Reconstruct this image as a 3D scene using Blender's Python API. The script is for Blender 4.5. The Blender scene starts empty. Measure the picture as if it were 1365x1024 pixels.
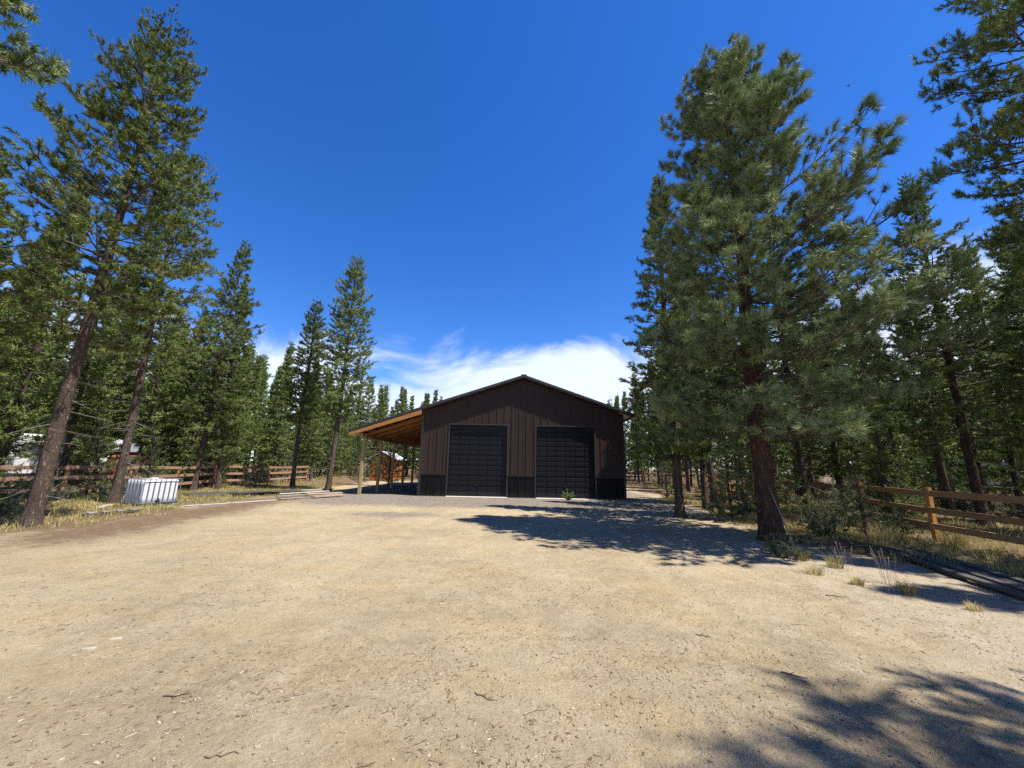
import bpy, math, random
import numpy as np
from mathutils import Matrix, Vector

R = math.radians
scene = bpy.context.scene
COL = scene.collection

# ------------------------------------------------------------------ camera
EYE = 1.6
pitch, roll = R(12.1), R(1.2)
fw = Vector((0, math.cos(pitch), math.sin(pitch)))
r0 = Vector((1, 0, 0)); u0 = Vector((0, -math.sin(pitch), math.cos(pitch)))
rt = r0 * math.cos(roll) + u0 * math.sin(roll)
up = -r0 * math.sin(roll) + u0 * math.cos(roll)
cam = bpy.data.cameras.new('camera')
cam.sensor_fit = 'HORIZONTAL'; cam.sensor_width = 36.0; cam.lens = 36.0 * 513 / 1365
cam.clip_start = 0.05; cam.clip_end = 3000
camo = bpy.data.objects.new('camera', cam); COL.objects.link(camo)
camo.matrix_world = Matrix((
    (rt.x, up.x, -fw.x, 0), (rt.y, up.y, -fw.y, 0), (rt.z, up.z, -fw.z, EYE), (0, 0, 0, 1)))
scene.camera = camo

# ------------------------------------------------------------------ light
SUN_TRAVEL = Vector((-0.50, 0.21, -1.0)).normalized()       # the way the sunlight goes
to_sun = -SUN_TRAVEL
sun_el = math.asin(to_sun.z)
sun_az = math.atan2(to_sun.x, to_sun.y)                      # from +Y towards +X
sun = bpy.data.lights.new('sun', 'SUN'); sun.energy = 5.0; sun.angle = R(0.53); sun.color = (1.0, 0.955, 0.87)
suno = bpy.data.objects.new('sun', sun); COL.objects.link(suno)
suno.rotation_euler = SUN_TRAVEL.to_track_quat('-Z', 'Y').to_euler(); suno.location = (20, -10, 40)

world = bpy.data.worlds.new('World'); scene.world = world; world.use_nodes = True
wn, wl = world.node_tree.nodes, world.node_tree.links
wn.clear()
sky = wn.new('ShaderNodeTexSky'); sky.sky_type = 'NISHITA'; sky.sun_disc = False
sky.sun_elevation = sun_el; sky.sun_rotation = sun_az
sky.altitude = 1300; sky.air_density = 1.0; sky.dust_density = 0.25; sky.ozone_density = 3.5
hsv = wn.new('ShaderNodeHueSaturation'); hsv.inputs['Saturation'].default_value = 1.32; hsv.inputs['Value'].default_value = 1.38; hsv.inputs['Hue'].default_value = 0.513
wl.new(sky.outputs[0], hsv.inputs['Color'])
tc = wn.new('ShaderNodeTexCoord')
sepd = wn.new('ShaderNodeSeparateXYZ'); wl.new(tc.outputs['Generated'], sepd.inputs[0])
mp = wn.new('ShaderNodeMapping'); mp.inputs['Scale'].default_value = (3.2, 3.2, 6.5); mp.inputs['Location'].default_value = (0.35, 0.1, 0.2)
wl.new(tc.outputs['Generated'], mp.inputs[0])
cn = wn.new('ShaderNodeTexNoise'); cn.inputs['Scale'].default_value = 1.25; cn.inputs['Detail'].default_value = 6; cn.inputs['Roughness'].default_value = 0.58; cn.inputs['Distortion'].default_value = 0.6
wl.new(mp.outputs[0], cn.inputs['Vector'])
m1 = wn.new('ShaderNodeMath'); m1.operation = 'MULTIPLY_ADD'           # z - k*noise
m1.inputs[1].default_value = -0.42; wl.new(cn.outputs[0], m1.inputs[0]); wl.new(sepd.outputs['Z'], m1.inputs[2])
cr = wn.new('ShaderNodeMapRange'); cr.interpolation_type = 'SMOOTHSTEP'
cr.inputs['From Min'].default_value = 0.085; cr.inputs['From Max'].default_value = -0.055
cr.inputs['To Min'].default_value = 0.0; cr.inputs['To Max'].default_value = 0.82
tl = wn.new('ShaderNodeMapRange'); tl.interpolation_type = 'SMOOTHSTEP'; tl.inputs['From Min'].default_value = -0.25; tl.inputs['From Max'].default_value = 0.35; tl.inputs['To Max'].default_value = -0.075
wl.new(sepd.outputs['X'], tl.inputs['Value'])
m2 = wn.new('ShaderNodeMath'); m2.operation = 'ADD'; wl.new(m1.outputs[0], m2.inputs[0]); wl.new(tl.outputs[0], m2.inputs[1])
wl.new(m2.outputs[0], cr.inputs['Value'])
cmix = wn.new('ShaderNodeMix'); cmix.data_type = 'RGBA'
wl.new(cr.outputs[0], cmix.inputs['Factor']); wl.new(hsv.outputs[0], cmix.inputs[6])
cmix.inputs[7].default_value = (6.6, 7.1, 7.8, 1)
bg = wn.new('ShaderNodeBackground'); bg.inputs['Strength'].default_value = 0.086
wl.new(cmix.outputs[2], bg.inputs['Color'])
wo = wn.new('ShaderNodeOutputWorld'); wl.new(bg.outputs[0], wo.inputs[0])

vs = scene.view_settings
vs.view_transform = 'Standard'; vs.look = 'None'; vs.exposure = 0.95; vs.gamma = 1.0; vs.use_curve_mapping = False
scene.render.film_transparent = False
try:
    scene.cycles.max_bounces = 6; scene.cycles.diffuse_bounces = 3; scene.cycles.glossy_bounces = 2
    scene.cycles.transmission_bounces = 3; scene.cycles.transparent_max_bounces = 4
    scene.cycles.use_denoising = False
except Exception:
    pass

# ------------------------------------------------------------------ noise
def _hash(i, j, s):
    n = (i.astype(np.int64) * 374761393 + j.astype(np.int64) * 668265263 + s * 1442695041) & 0x7fffffff
    n = ((n ^ (n >> 13)) * 1274126177) & 0x7fffffff
    return ((n ^ (n >> 16)) & 0xffff) / 65535.0

def vnoise(x, y, s=0):
    i = np.floor(x); j = np.floor(y); fx = x - i; fy = y - j
    fx = fx * fx * (3 - 2 * fx); fy = fy * fy * (3 - 2 * fy)
    a = _hash(i, j, s); b = _hash(i + 1, j, s); c = _hash(i, j + 1, s); d = _hash(i + 1, j + 1, s)
    return (a * (1 - fx) + b * fx) * (1 - fy) + (c * (1 - fx) + d * fx) * fy

def fbm(x, y, s=0, o=4):
    v = 0; a = 0.5; f = 1.0
    for k in range(o):
        v = v + a * vnoise(x * f, y * f, s + k * 17); a *= 0.5; f *= 2.03
    return v / (1 - 0.5 ** o)

def sstep(a, b, x):
    t = np.clip((x - a) / (b - a), 0, 1); return t * t * (3 - 2 * t)

# where the bare dirt yard ends and the grassy forest floor begins (0 = yard, 1 = forest floor)
def left_edge(y):   return np.interp(y, [-40, 4, 9, 13, 17, 21, 26, 40, 60], [-9.5, -9.8, -10.6, -11.0, -11.6, -10.6, -11.5, -13, -14])
def right_edge(y):  return np.interp(y, [-40, 2, 5, 7, 8.4, 9.5, 12, 15, 20, 30, 60], [12, 9.6, 9.2, 8.6, 7.0, 6.6, 7.0, 7.9, 9.0, 9.4, 10])
def floor_mask(x, y):
    w = (fbm(x * 0.5, y * 0.5, 5, 3) - 0.5) * 2.6
    a = sstep(-0.7, 0.9, left_edge(y) + w - x); b = sstep(-0.6, 0.8, x + w - right_edge(y)); c = sstep(37, 41, y + w)
    return np.maximum(np.maximum(a, b), c)

def gheight(x, y):
    x = np.asarray(x, float); y = np.asarray(y, float)
    m = floor_mask(x, y)
    h = (fbm(x * 0.35, y * 0.35, 1, 3) - 0.5) * 0.05
    # shallow wheel ruts running to the barn
    ph = x - 0.05 * y + 0.5 * np.sin(y * 0.16)
    for cx in (-3.9, -2.3, 2.6, 4.2):
        h = h - 0.028 * np.exp(-((ph - cx) / 0.17) ** 2) * (1 - m) * sstep(19, 15, y)
    h = h + (fbm(x * 2.2, y * 2.2, 2, 3) - 0.5) * 0.026
    h = h + (fbm(x * 8.0, y * 8.0, 3, 2) - 0.5) * 0.011
    h = h + m * (fbm(x * 0.9, y * 0.9, 9, 3) - 0.35) * 0.16
    bx = np.maximum(np.maximum(-8.3 - x, x - 6.4), 0); by = np.maximum(np.maximum(20.0 - y, y - 36), 0)
    return h * sstep(0.0, 1.6, np.hypot(bx, by)) 

def gz(x, y): return float(gheight(np.array([x]), np.array([y]))[0])

# ------------------------------------------------------------------ materials
def mat(name):
    m = bpy.data.materials.new(name); m.use_nodes = True
    n, l = m.node_tree.nodes, m.node_tree.links
    b = n['Principled BSDF']
    return m, n, l, b

def ramp(n, stops):
    r = n.new('ShaderNodeValToRGB'); e = r.color_ramp.elements
    while len(e) < len(stops): e.new(0.5)
    for k, (p, c) in enumerate(stops): e[k].position = p; e[k].color = (*c, 1)
    return r

def noise_tex(n, l, scale, detail=4, rough=0.6, coord='Object', vscale=None):
    t = n.new('ShaderNodeTexCoord'); s = n.new('ShaderNodeTexNoise')
    s.inputs['Scale'].default_value = scale; s.inputs['Detail'].default_value = detail; s.inputs['Roughness'].default_value = rough
    if vscale:
        mpp = n.new('ShaderNodeMapping'); mpp.inputs['Scale'].default_value = vscale
        l.new(t.outputs[coord], mpp.inputs[0]); l.new(mpp.outputs[0], s.inputs['Vector'])
    else: l.new(t.outputs[coord], s.inputs['Vector'])
    return s

def bump(n, l, b, height, strength=0.3, dist=0.01):
    bp = n.new('ShaderNodeBump'); bp.inputs['Strength'].default_value = strength; bp.inputs['Distance'].default_value = dist
    l.new(height, bp.inputs['Height']); l.new(bp.outputs[0], b.inputs['Normal']); return bp

def simple(name, c1, c2, scale=6, rough=0.6, metal=0.0, vscale=None, bumps=0.2, spec=0.4, coord='Object', detail=5, bdist=0.005, objrand=0.0):
    m, n, l, b = mat(name)
    s = noise_tex(n, l, scale, detail, 0.65, coord, vscale)
    r = ramp(n, [(0.3, c1), (0.72, c2)]); l.new(s.outputs[0], r.inputs[0])
    col = r.outputs[0]
    if objrand:
        oi = n.new('ShaderNodeObjectInfo'); mr = n.new('ShaderNodeMapRange')
        mr.inputs['To Min'].default_value = 1 - objrand; mr.inputs['To Max'].default_value = 1 + objrand
        l.new(oi.outputs['Random'], mr.inputs[0])
        hs = n.new('ShaderNodeHueSaturation'); l.new(mr.outputs[0], hs.inputs['Value']); l.new(col, hs.inputs['Color']); col = hs.outputs[0]
    l.new(col, b.inputs['Base Color'])
    b.inputs['Roughness'].default_value = rough; b.inputs['Metallic'].default_value = metal
    b.inputs['Specular IOR Level'].default_value = spec
    if bumps: bump(n, l, b, s.outputs[0], bumps, bdist)
    return m

def attr_mat(name, stops, rough=0.5, trans=0.2, spec=0.35, attr='tint', objrand=0.12):
    """leaf / needle / grass: colour from the leaf's own tint value"""
    m, n, l, b = mat(name)
    a = n.new('ShaderNodeAttribute'); a.attribute_name = attr
    r = ramp(n, stops); l.new(a.outputs['Fac'], r.inputs[0])
    oi = n.new('ShaderNodeObjectInfo'); mr = n.new('ShaderNodeMapRange')
    mr.inputs['To Min'].default_value = 1 - objrand; mr.inputs['To Max'].default_value = 1 + objrand
    l.new(oi.outputs['Random'], mr.inputs[0])
    hs = n.new('ShaderNodeHueSaturation'); l.new(mr.outputs[0], hs.inputs['Value']); l.new(r.outputs[0], hs.inputs['Color'])
    l.new(hs.outputs[0], b.inputs['Base Color'])
    b.inputs['Roughness'].default_value = rough; b.inputs['Specular IOR Level'].default_value = spec
    t = n.new('ShaderNodeBsdfTranslucent'); l.new(hs.outputs[0], t.inputs['Color'])
    mx = n.new('ShaderNodeMixShader'); mx.inputs[0].default_value = trans
    l.new(b.outputs[0], mx.inputs[1]); l.new(t.outputs[0], mx.inputs[2])
    l.new(mx.outputs[0], n['Material Output'].inputs['Surface'])
    return m

M = {}
M['needle_pond'] = attr_mat('ponderosa_needles', [(0.0, (0.050, 0.084, 0.034)), (0.5, (0.185, 0.248, 0.098)), (0.90, (0.41, 0.455, 0.235)), (0.97, (0.22, 0.11, 0.04))], 0.62, 0.10, 0.22, objrand=0.04)
M['needle_lodge'] = attr_mat('lodgepole_needles', [(0.0, (0.042, 0.074, 0.018)), (0.5, (0.160, 0.208, 0.054)), (0.92, (0.335, 0.365, 0.125)), (0.98, (0.22, 0.10, 0.03))], 0.62, 0.12, 0.2, objrand=0.18)
M['needle_young'] = attr_mat('young_pine_needles', [(0.0, (0.05, 0.085, 0.018)), (0.5, (0.115, 0.155, 0.034)), (0.95, (0.19, 0.22, 0.06))], 0.45, 0.2, 0.4, objrand=0.15)
M['sage'] = attr_mat('shrub_leaves', [(0.0, (0.075, 0.10, 0.045)), (0.5, (0.15, 0.18, 0.085)), (1.0, (0.24, 0.26, 0.13))], 0.6, 0.2, 0.25, objrand=0.2)
M['dry_grass'] = attr_mat('dry_grass', [(0.0, (0.13, 0.15, 0.045)), (0.4, (0.28, 0.25, 0.085)), (0.75, (0.45, 0.36, 0.14)), (1.0, (0.58, 0.49, 0.24))], 0.6, 0.3, 0.2, objrand=0.1)
M['weed'] = attr_mat('weed_leaves', [(0.0, (0.10, 0.16, 0.05)), (1.0, (0.27, 0.34, 0.14))], 0.5, 0.25, 0.3)

def bark(name, cols, plate=9.0, stretch=0.28, crack=(0.035, 0.027, 0.022), bstr=0.9, soft=0.35):
    m, n, l, b = mat(name)
    t = n.new('ShaderNodeTexCoord'); mp_ = n.new('ShaderNodeMapping'); mp_.inputs['Scale'].default_value = (1, 1, stretch)
    l.new(t.outputs['Object'], mp_.inputs[0])
    nz = n.new('ShaderNodeTexNoise'); nz.inputs['Scale'].default_value = 14; nz.inputs['Detail'].default_value = 7; nz.inputs['Roughness'].default_value = 0.7; l.new(mp_.outputs[0], nz.inputs['Vector'])
    mxv = n.new('ShaderNodeMix'); mxv.data_type = 'RGBA'; mxv.blend_type = 'LINEAR_LIGHT'; mxv.inputs['Factor'].default_value = 0.13
    l.new(mp_.outputs[0], mxv.inputs[6]); l.new(nz.outputs['Color'], mxv.inputs[7])
    v = n.new('ShaderNodeTexVoronoi'); v.feature = 'DISTANCE_TO_EDGE'; v.inputs['Scale'].default_value = plate; l.new(mxv.outputs[2], v.inputs['Vector'])
    big = n.new('ShaderNodeTexNoise'); big.inputs['Scale'].default_value = 2.2; big.inputs['Detail'].default_value = 5; l.new(t.outputs['Object'], big.inputs['Vector'])
    rc = ramp(n, [(0.28, cols[0]), (0.5, cols[1]), (0.72, cols[2])])
    mm = n.new('ShaderNodeMath'); mm.operation = 'MULTIPLY_ADD'; mm.inputs[1].default_value = 0.55; l.new(nz.outputs[0], mm.inputs[0])
    m3 = n.new('ShaderNodeMath'); m3.operation = 'MULTIPLY'; m3.inputs[1].default_value = 0.45; l.new(big.outputs[0], m3.inputs[0]); l.new(m3.outputs[0], mm.inputs[2])
    l.new(mm.outputs[0], rc.inputs[0])
    e = n.new('ShaderNodeMapRange'); e.interpolation_type = 'SMOOTHSTEP'; e.inputs['From Min'].default_value = 0.0; e.inputs['From Max'].default_value = soft; l.new(v.outputs['Distance'], e.inputs[0])
    e2 = n.new('ShaderNodeMapRange'); e2.inputs['To Min'].default_value = 0.22; l.new(e.outputs[0], e2.inputs[0])
    cm = n.new('ShaderNodeMix'); cm.data_type = 'RGBA'; cm.inputs[6].default_value = (*crack, 1)
    l.new(e2.outputs[0], cm.inputs['Factor']); l.new(rc.outputs[0], cm.inputs[7]); l.new(cm.outputs[2], b.inputs['Base Color'])
    b.inputs['Roughness'].default_value = 0.92; b.inputs['Specular IOR Level'].default_value = 0.12
    ad = n.new('ShaderNodeMath'); ad.operation = 'MULTIPLY_ADD'; ad.inputs[1].default_value = 0.7; l.new(nz.outputs[0], ad.inputs[0]); l.new(e.outputs[0], ad.inputs[2])
    bump(n, l, b, ad.outputs[0], bstr, 0.025)
    return m
M['bark_pond'] = bark('ponderosa_bark', [(0.085, 0.050, 0.036), (0.15, 0.085, 0.058), (0.25, 0.155, 0.11)], 11, 0.22)
M['bark_lodge'] = bark('lodgepole_bark', [(0.11, 0.082, 0.062), (0.20, 0.15, 0.115), (0.33, 0.26, 0.20)], 17, 0.28, (0.05, 0.037, 0.028), 0.9)
M['limb'] = simple('limb_bark', (0.07, 0.055, 0.045), (0.17, 0.14, 0.115), 9, 0.9, spec=0.1)
M['dead_limb'] = simple('dead_limb', (0.10, 0.088, 0.076), (0.22, 0.195, 0.17), 9, 0.9, spec=0.1)

# wood, metal and the rest
def wood(name, c1, c2, along='X', rough=0.75, objrand=0.14, scale=5):
    st = {'X': (0.6, 8, 8), 'Y': (8, 0.6, 8), 'Z': (8, 8, 0.6)}[along]
    return simple(name, c1, c2, scale, rough, vscale=st, bumps=0.35, spec=0.25, objrand=objrand, bdist=0.003)
M['rail_red'] = wood('stained_rail', (0.24, 0.13, 0.075), (0.36, 0.23, 0.145), 'Y')
M['post_red'] = wood('stained_post', (0.27, 0.12, 0.055), (0.41, 0.21, 0.10), 'Z')
M['rail_brown'] = wood('weathered_rail', (0.25, 0.145, 0.066), (0.40, 0.25, 0.125), 'Y')
M['post_orange'] = wood('orange_post', (0.42, 0.17, 0.05), (0.60, 0.29, 0.095), 'Z')
M['treated_post'] = wood('treated_post', (0.24, 0.185, 0.085), (0.40, 0.315, 0.155), 'Z')
M['rafter'] = wood('rafter_wood', (0.27, 0.11, 0.032), (0.40, 0.19, 0.062), 'X', 0.6)
M['soffit'] = wood('soffit_wood', (0.24, 0.11, 0.045), (0.34, 0.18, 0.08), 'Y', 0.65)
M['brown_trim'] = simple('brown_trim', (0.045, 0.026, 0.018), (0.075, 0.043, 0.03), 4, 0.6, spec=0.2, bumps=0.0)
M['grey_wood'] = wood('grey_board', (0.17, 0.155, 0.14), (0.31, 0.285, 0.255), 'X')
M['weathered_white'] = wood('weathered_white', (0.30, 0.30, 0.295), (0.44, 0.435, 0.42), 'X')
M['pink_wood'] = wood('pinkish_board', (0.28, 0.19, 0.145), (0.40, 0.285, 0.225), 'X')
M['dark_wood'] = wood('dark_board', (0.055, 0.05, 0.045), (0.12, 0.105, 0.09), 'X')
M['stack_wood'] = wood('stacked_board', (0.05, 0.047, 0.043), (0.11, 0.10, 0.09), 'X')
M['pale_wood'] = wood('pale_board', (0.30, 0.26, 0.19), (0.40, 0.35, 0.27), 'X')
M['twig'] = simple('twig_bark', (0.085, 0.06, 0.04), (0.20, 0.145, 0.10), 20, 0.9, spec=0.1, objrand=0.2)
M['pale_twig'] = simple('bare_twig', (0.24, 0.19, 0.14), (0.36, 0.30, 0.23), 20, 0.85, spec=0.1)
M['shed_wood'] = wood('shed_board', (0.30, 0.105, 0.03), (0.42, 0.18, 0.055), 'Z', 0.7)
M['brown_metal'] = simple('brown_steel', (0.037, 0.0245, 0.0205), (0.047, 0.031, 0.026), 1.6, 0.5, 0.0, (1, 1, 0.25), 0.03, 0.12, objrand=0.05)
M['black_metal'] = simple('black_steel', (0.005, 0.0052, 0.006), (0.009, 0.0093, 0.0105), 2.5, 0.45, 0.0, (1, 1, 0.25), 0.03, 0.12, objrand=0.07)
M['black_trim'] = simple('black_trim', (0.013, 0.013, 0.014), (0.02, 0.02, 0.021), 4, 0.4, spec=0.5, bumps=0.0)
def dusty(m, top):
    n, l = m.node_tree.nodes, m.node_tree.links; b = n['Principled BSDF']; src = b.inputs['Base Color'].links[0].from_socket
    t = n.new('ShaderNodeTexCoord'); g = n.new('ShaderNodeNewGeometry'); sp = n.new('ShaderNodeSeparateXYZ'); l.new(g.outputs['Position'], sp.inputs[0])
    nz_ = n.new('ShaderNodeTexNoise'); nz_.inputs['Scale'].default_value = 5; nz_.inputs['Detail'].default_value = 7; l.new(g.outputs['Position'], nz_.inputs['Vector'])
    a = n.new('ShaderNodeMath'); a.operation = 'MULTIPLY_ADD'; a.inputs[1].default_value = top * 1.4; l.new(nz_.outputs[0], a.inputs[0])
    sb = n.new('ShaderNodeMath'); sb.operation = 'MULTIPLY'; sb.inputs[1].default_value = -1; l.new(sp.outputs['Z'], sb.inputs[0]); l.new(sb.outputs[0], a.inputs[2])
    mr = n.new('ShaderNodeMapRange'); mr.inputs['From Min'].default_value = 0.0; mr.inputs['From Max'].default_value = top; mr.inputs['To Max'].default_value = 0.16; l.new(a.outputs[0], mr.inputs[0])
    mx = n.new('ShaderNodeMix'); mx.data_type = 'RGBA'; mx.inputs[7].default_value = (0.16, 0.125, 0.085, 1); l.new(mr.outputs[0], mx.inputs['Factor']); l.new(src, mx.inputs[6]); l.new(mx.outputs[2], b.inputs['Base Color'])
dusty(M['black_metal'], 0.45)
M['jamb_trim'] = simple('jamb_trim', (0.028, 0.025, 0.023), (0.042, 0.038, 0.034), 4, 0.45, spec=0.3, bumps=0.0)
M['door_metal'] = simple('door_steel', (0.008, 0.0085, 0.0115), (0.012, 0.013, 0.017), 3, 0.36, spec=0.14, bumps=0.05, objrand=0.06)
dusty(M['door_metal'], 0.5)
M['roof_metal'] = simple('roof_steel', (0.022, 0.024, 0.025), (0.036, 0.038, 0.038), 2, 0.38, spec=0.5, bumps=0.0)
M['concrete'] = simple('concrete', (0.40, 0.37, 0.33), (0.55, 0.52, 0.47), 7, 0.9, bumps=0.3)
M['white_plastic'] = simple('white_plastic', (0.50, 0.52, 0.55), (0.64, 0.66, 0.69), 1.5, 0.4, bumps=0.05)
M['steel'] = simple('galvanised_steel', (0.14, 0.145, 0.15), (0.22, 0.225, 0.23), 12, 0.5, 0.5, bumps=0.03)
M['blue_plastic'] = simple('grey_blue_plastic', (0.14, 0.19, 0.24), (0.22, 0.27, 0.32), 5, 0.5, bumps=0.03)
M['white_paint'] = simple('white_paint', (0.50, 0.51, 0.52), (0.62, 0.62, 0.62), 1.0, 0.5, bumps=0.05)
M['grey_paint'] = simple('grey_blue_roof', (0.30, 0.33, 0.38), (0.42, 0.45, 0.50), 3, 0.5)
M['glass'] = simple('dark_glass', (0.02, 0.025, 0.03), (0.03, 0.035, 0.04), 2, 0.08, spec=0.7, bumps=0)
M['red_paint'] = simple('barn_red', (0.34, 0.10, 0.07), (0.45, 0.15, 0.10), 4, 0.7)
M['black_sheet'] = simple('dark_sheeting', (0.035, 0.033, 0.035), (0.085, 0.08, 0.08), 3, 0.55, bumps=0.4)
M['rubber'] = simple('rubber', (0.015, 0.015, 0.015), (0.03, 0.03, 0.03), 6, 0.8)
M['feather'] = simple('dark_feather', (0.012, 0.011, 0.010), (0.03, 0.027, 0.024), 8, 0.95, spec=0.05, bumps=0)

def pebble_mat():
    m, n, l, b = mat('pebbles')
    a = n.new('ShaderNodeAttribute'); a.attribute_name = 'tint'
    r = ramp(n, [(0.0, (0.12, 0.088, 0.06)), (0.4, (0.23, 0.175, 0.12)), (0.8, (0.30, 0.25, 0.19)), (1.0, (0.35, 0.31, 0.25))])
    l.new(a.outputs['Fac'], r.inputs[0]); l.new(r.outputs[0], b.inputs['Base Color']); b.inputs['Roughness'].default_value = 0.85
    b.inputs['Specular IOR Level'].default_value = 0.2
    return m
M['pebbles'] = pebble_mat()
def gravel_mat():
    m, n, l, b = mat('gravel_stone')
    a = n.new('ShaderNodeAttribute'); a.attribute_name = 'tint'
    r = ramp(n, [(0.0, (0.11, 0.094, 0.08)), (0.5, (0.21, 0.185, 0.155)), (1.0, (0.34, 0.31, 0.265))])
    l.new(a.outputs['Fac'], r.inputs[0]); l.new(r.outputs[0], b.inputs['Base Color']); b.inputs['Roughness'].default_value = 0.85
    return m
M['gravel'] = gravel_mat()
def litter_mat():
    m, n, l, b = mat('litter')
    a = n.new('ShaderNodeAttribute'); a.attribute_name = 'tint'
    r = ramp(n, [(0.0, (0.06, 0.038, 0.024)), (0.5, (0.145, 0.09, 0.052)), (0.85, (0.24, 0.17, 0.105)), (1.0, (0.42, 0.36, 0.27))])
    l.new(a.outputs['Fac'], r.inputs[0]); l.new(r.outputs[0], b.inputs['Base Color']); b.inputs['Roughness'].default_value = 0.9
    return m
M['litter'] = litter_mat()

def ground_mat():
    m, n, l, b = mat('dirt_ground')
    t = n.new('ShaderNodeTexCoord')
    def nz(scale, detail=6, rough=0.6, vs_=None, w=None):
        s = n.new('ShaderNodeTexNoise'); s.inputs['Scale'].default_value = scale; s.inputs['Detail'].default_value = detail; s.inputs['Roughness'].default_value = rough
        if vs_:
            q = n.new('ShaderNodeMapping'); q.inputs['Scale'].default_value = vs_; l.new(t.outputs['Object'], q.inputs[0]); l.new(q.outputs[0], s.inputs['Vector'])
        else: l.new(t.outputs['Object'], s.inputs['Vector'])
        return s
    big = nz(0.45, 6, 0.62); med = nz(3.1, 7, 0.66); fine = nz(38, 6, 0.72); grit = nz(190, 3, 0.7)
    dirt = ramp(n, [(0.30, (0.240, 0.186, 0.116)), (0.5, (0.352, 0.280, 0.178)), (0.70, (0.445, 0.360, 0.236))])
    ad = n.new('ShaderNodeMath'); ad.operation = 'MULTIPLY_ADD'; ad.inputs[1].default_value = 0.6; l.new(big.outputs[0], ad.inputs[0])
    ad2 = n.new('ShaderNodeMath'); ad2.operation = 'MULTIPLY'; ad2.inputs[1].default_value = 0.4; l.new(med.outputs[0], ad2.inputs[0]); l.new(ad2.outputs[0], ad.inputs[2])
    mid_ = nz(11, 5, 0.7); ad3 = n.new('ShaderNodeMath'); ad3.operation = 'MULTIPLY_ADD'; ad3.inputs[1].default_value = 0.42; l.new(mid_.outputs[0], ad3.inputs[0])
    ad4 = n.new('ShaderNodeMath'); ad4.operation = 'SUBTRACT'; ad4.inputs[1].default_value = 0.21; l.new(ad.outputs[0], ad4.inputs[0]); l.new(ad4.outputs[0], ad3.inputs[2])
    l.new(ad3.outputs[0], dirt.inputs[0])
    at = n.new('ShaderNodeAttribute'); at.attribute_name = 'zone'
    sp = n.new('ShaderNodeSeparateColor'); l.new(at.outputs['Color'], sp.inputs[0])
    def zone(prev, ch, stops, src, lo=0.35, hi=0.65, jitter=0.5):
        rr = ramp(n, stops); l.new(src.outputs[0], rr.inputs[0])
        j = n.new('ShaderNodeMath'); j.operation = 'SUBTRACT'; l.new(med.outputs[0], j.inputs[0]); j.inputs[1].default_value = 0.5
        k = n.new('ShaderNodeMath'); k.operation = 'MULTIPLY_ADD'; l.new(j.outputs[0], k.inputs[0]); k.inputs[1].default_value = jitter * 2; l.new(sp.outputs[ch], k.inputs[2])
        ss = n.new('ShaderNodeMapRange'); ss.interpolation_type = 'SMOOTHSTEP'; ss.inputs['From Min'].default_value = lo; ss.inputs['From Max'].default_value = hi; l.new(k.outputs[0], ss.inputs[0])
        mx = n.new('ShaderNodeMix'); mx.data_type = 'RGBA'; l.new(ss.outputs[0], mx.inputs['Factor']); l.new(prev, mx.inputs[6]); l.new(rr.outputs[0], mx.inputs[7])
        return mx.outputs[2]
    hue = nz(0.8, 4, 0.6, (1, 1.6, 1)); hr = ramp(n, [(0.36, (1.02, 0.98, 0.91)), (0.5, (1, 1, 1)), (0.64, (0.97, 0.985, 1.0))]); l.new(hue.outputs[0], hr.inputs[0])
    hm = n.new('ShaderNodeMix'); hm.data_type = 'RGBA'; hm.blend_type = 'MULTIPLY'; hm.inputs['Factor'].default_value = 1.0; l.new(dirt.outputs[0], hm.inputs[6]); l.new(hr.outputs[0], hm.inputs[7])
    c = hm.outputs[2]
    c = zone(c, 2, [(0.3, (0.34, 0.275, 0.195)), (0.7, (0.46, 0.385, 0.285))], fine, 0.35, 0.9, 0.7)          # pale powdered dust
    c = zone(c, 0, [(0.3, (0.14, 0.114, 0.088)), (0.55, (0.225, 0.188, 0.148)), (0.72, (0.315, 0.27, 0.215))], fine, 0.25, 0.75, 0.5)   # gravel
    c = zone(c, 1, [(0.3, (0.095, 0.063, 0.04)), (0.55, (0.17, 0.115, 0.07)), (0.75, (0.26, 0.19, 0.115))], fine, 0.2, 0.7, 0.5)          # needle duff
    # fine speckle that belongs to the grains
    spk = n.new('ShaderNodeMapRange'); spk.inputs['From Min'].default_value = 0.3; spk.inputs['From Max'].default_value = 0.7; spk.inputs['To Min'].default_value = 0.80; spk.inputs['To Max'].default_value = 1.14
    l.new(fine.outputs[0], spk.inputs[0])
    spk2 = n.new('ShaderNodeMapRange'); spk2.inputs['From Min'].default_value = 0.3; spk2.inputs['From Max'].default_value = 0.7; spk2.inputs['To Min'].default_value = 0.80; spk2.inputs['To Max'].default_value = 1.18
    l.new(grit.outputs[0], spk2.inputs[0])
    mu = n.new('ShaderNodeMath'); mu.operation = 'MULTIPLY'; l.new(spk.outputs[0], mu.inputs[0]); l.new(spk2.outputs[0], mu.inputs[1])
    hs = n.new('ShaderNodeHueSaturation'); l.new(mu.outputs[0], hs.inputs['Value']); l.new(c, hs.inputs['Color'])
    l.new(hs.outputs[0], b.inputs['Base Color']); b.inputs['Roughness'].default_value = 0.95; b.inputs['Specular IOR Level'].default_value = 0.1
    h1 = n.new('ShaderNodeMath'); h1.operation = 'MULTIPLY_ADD'; h1.inputs[1].default_value = 0.35; l.new(grit.outputs[0], h1.inputs[0]); l.new(fine.outputs[0], h1.inputs[2])
    h2 = n.new('ShaderNodeMath'); h2.operation = 'MULTIPLY_ADD'; h2.inputs[1].default_value = 1.5; l.new(med.outputs[0], h2.inputs[0]); l.new(h1.outputs[0], h2.inputs[2])
    bump(n, l, b, h2.outputs[0], 0.9, 0.03)
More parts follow.
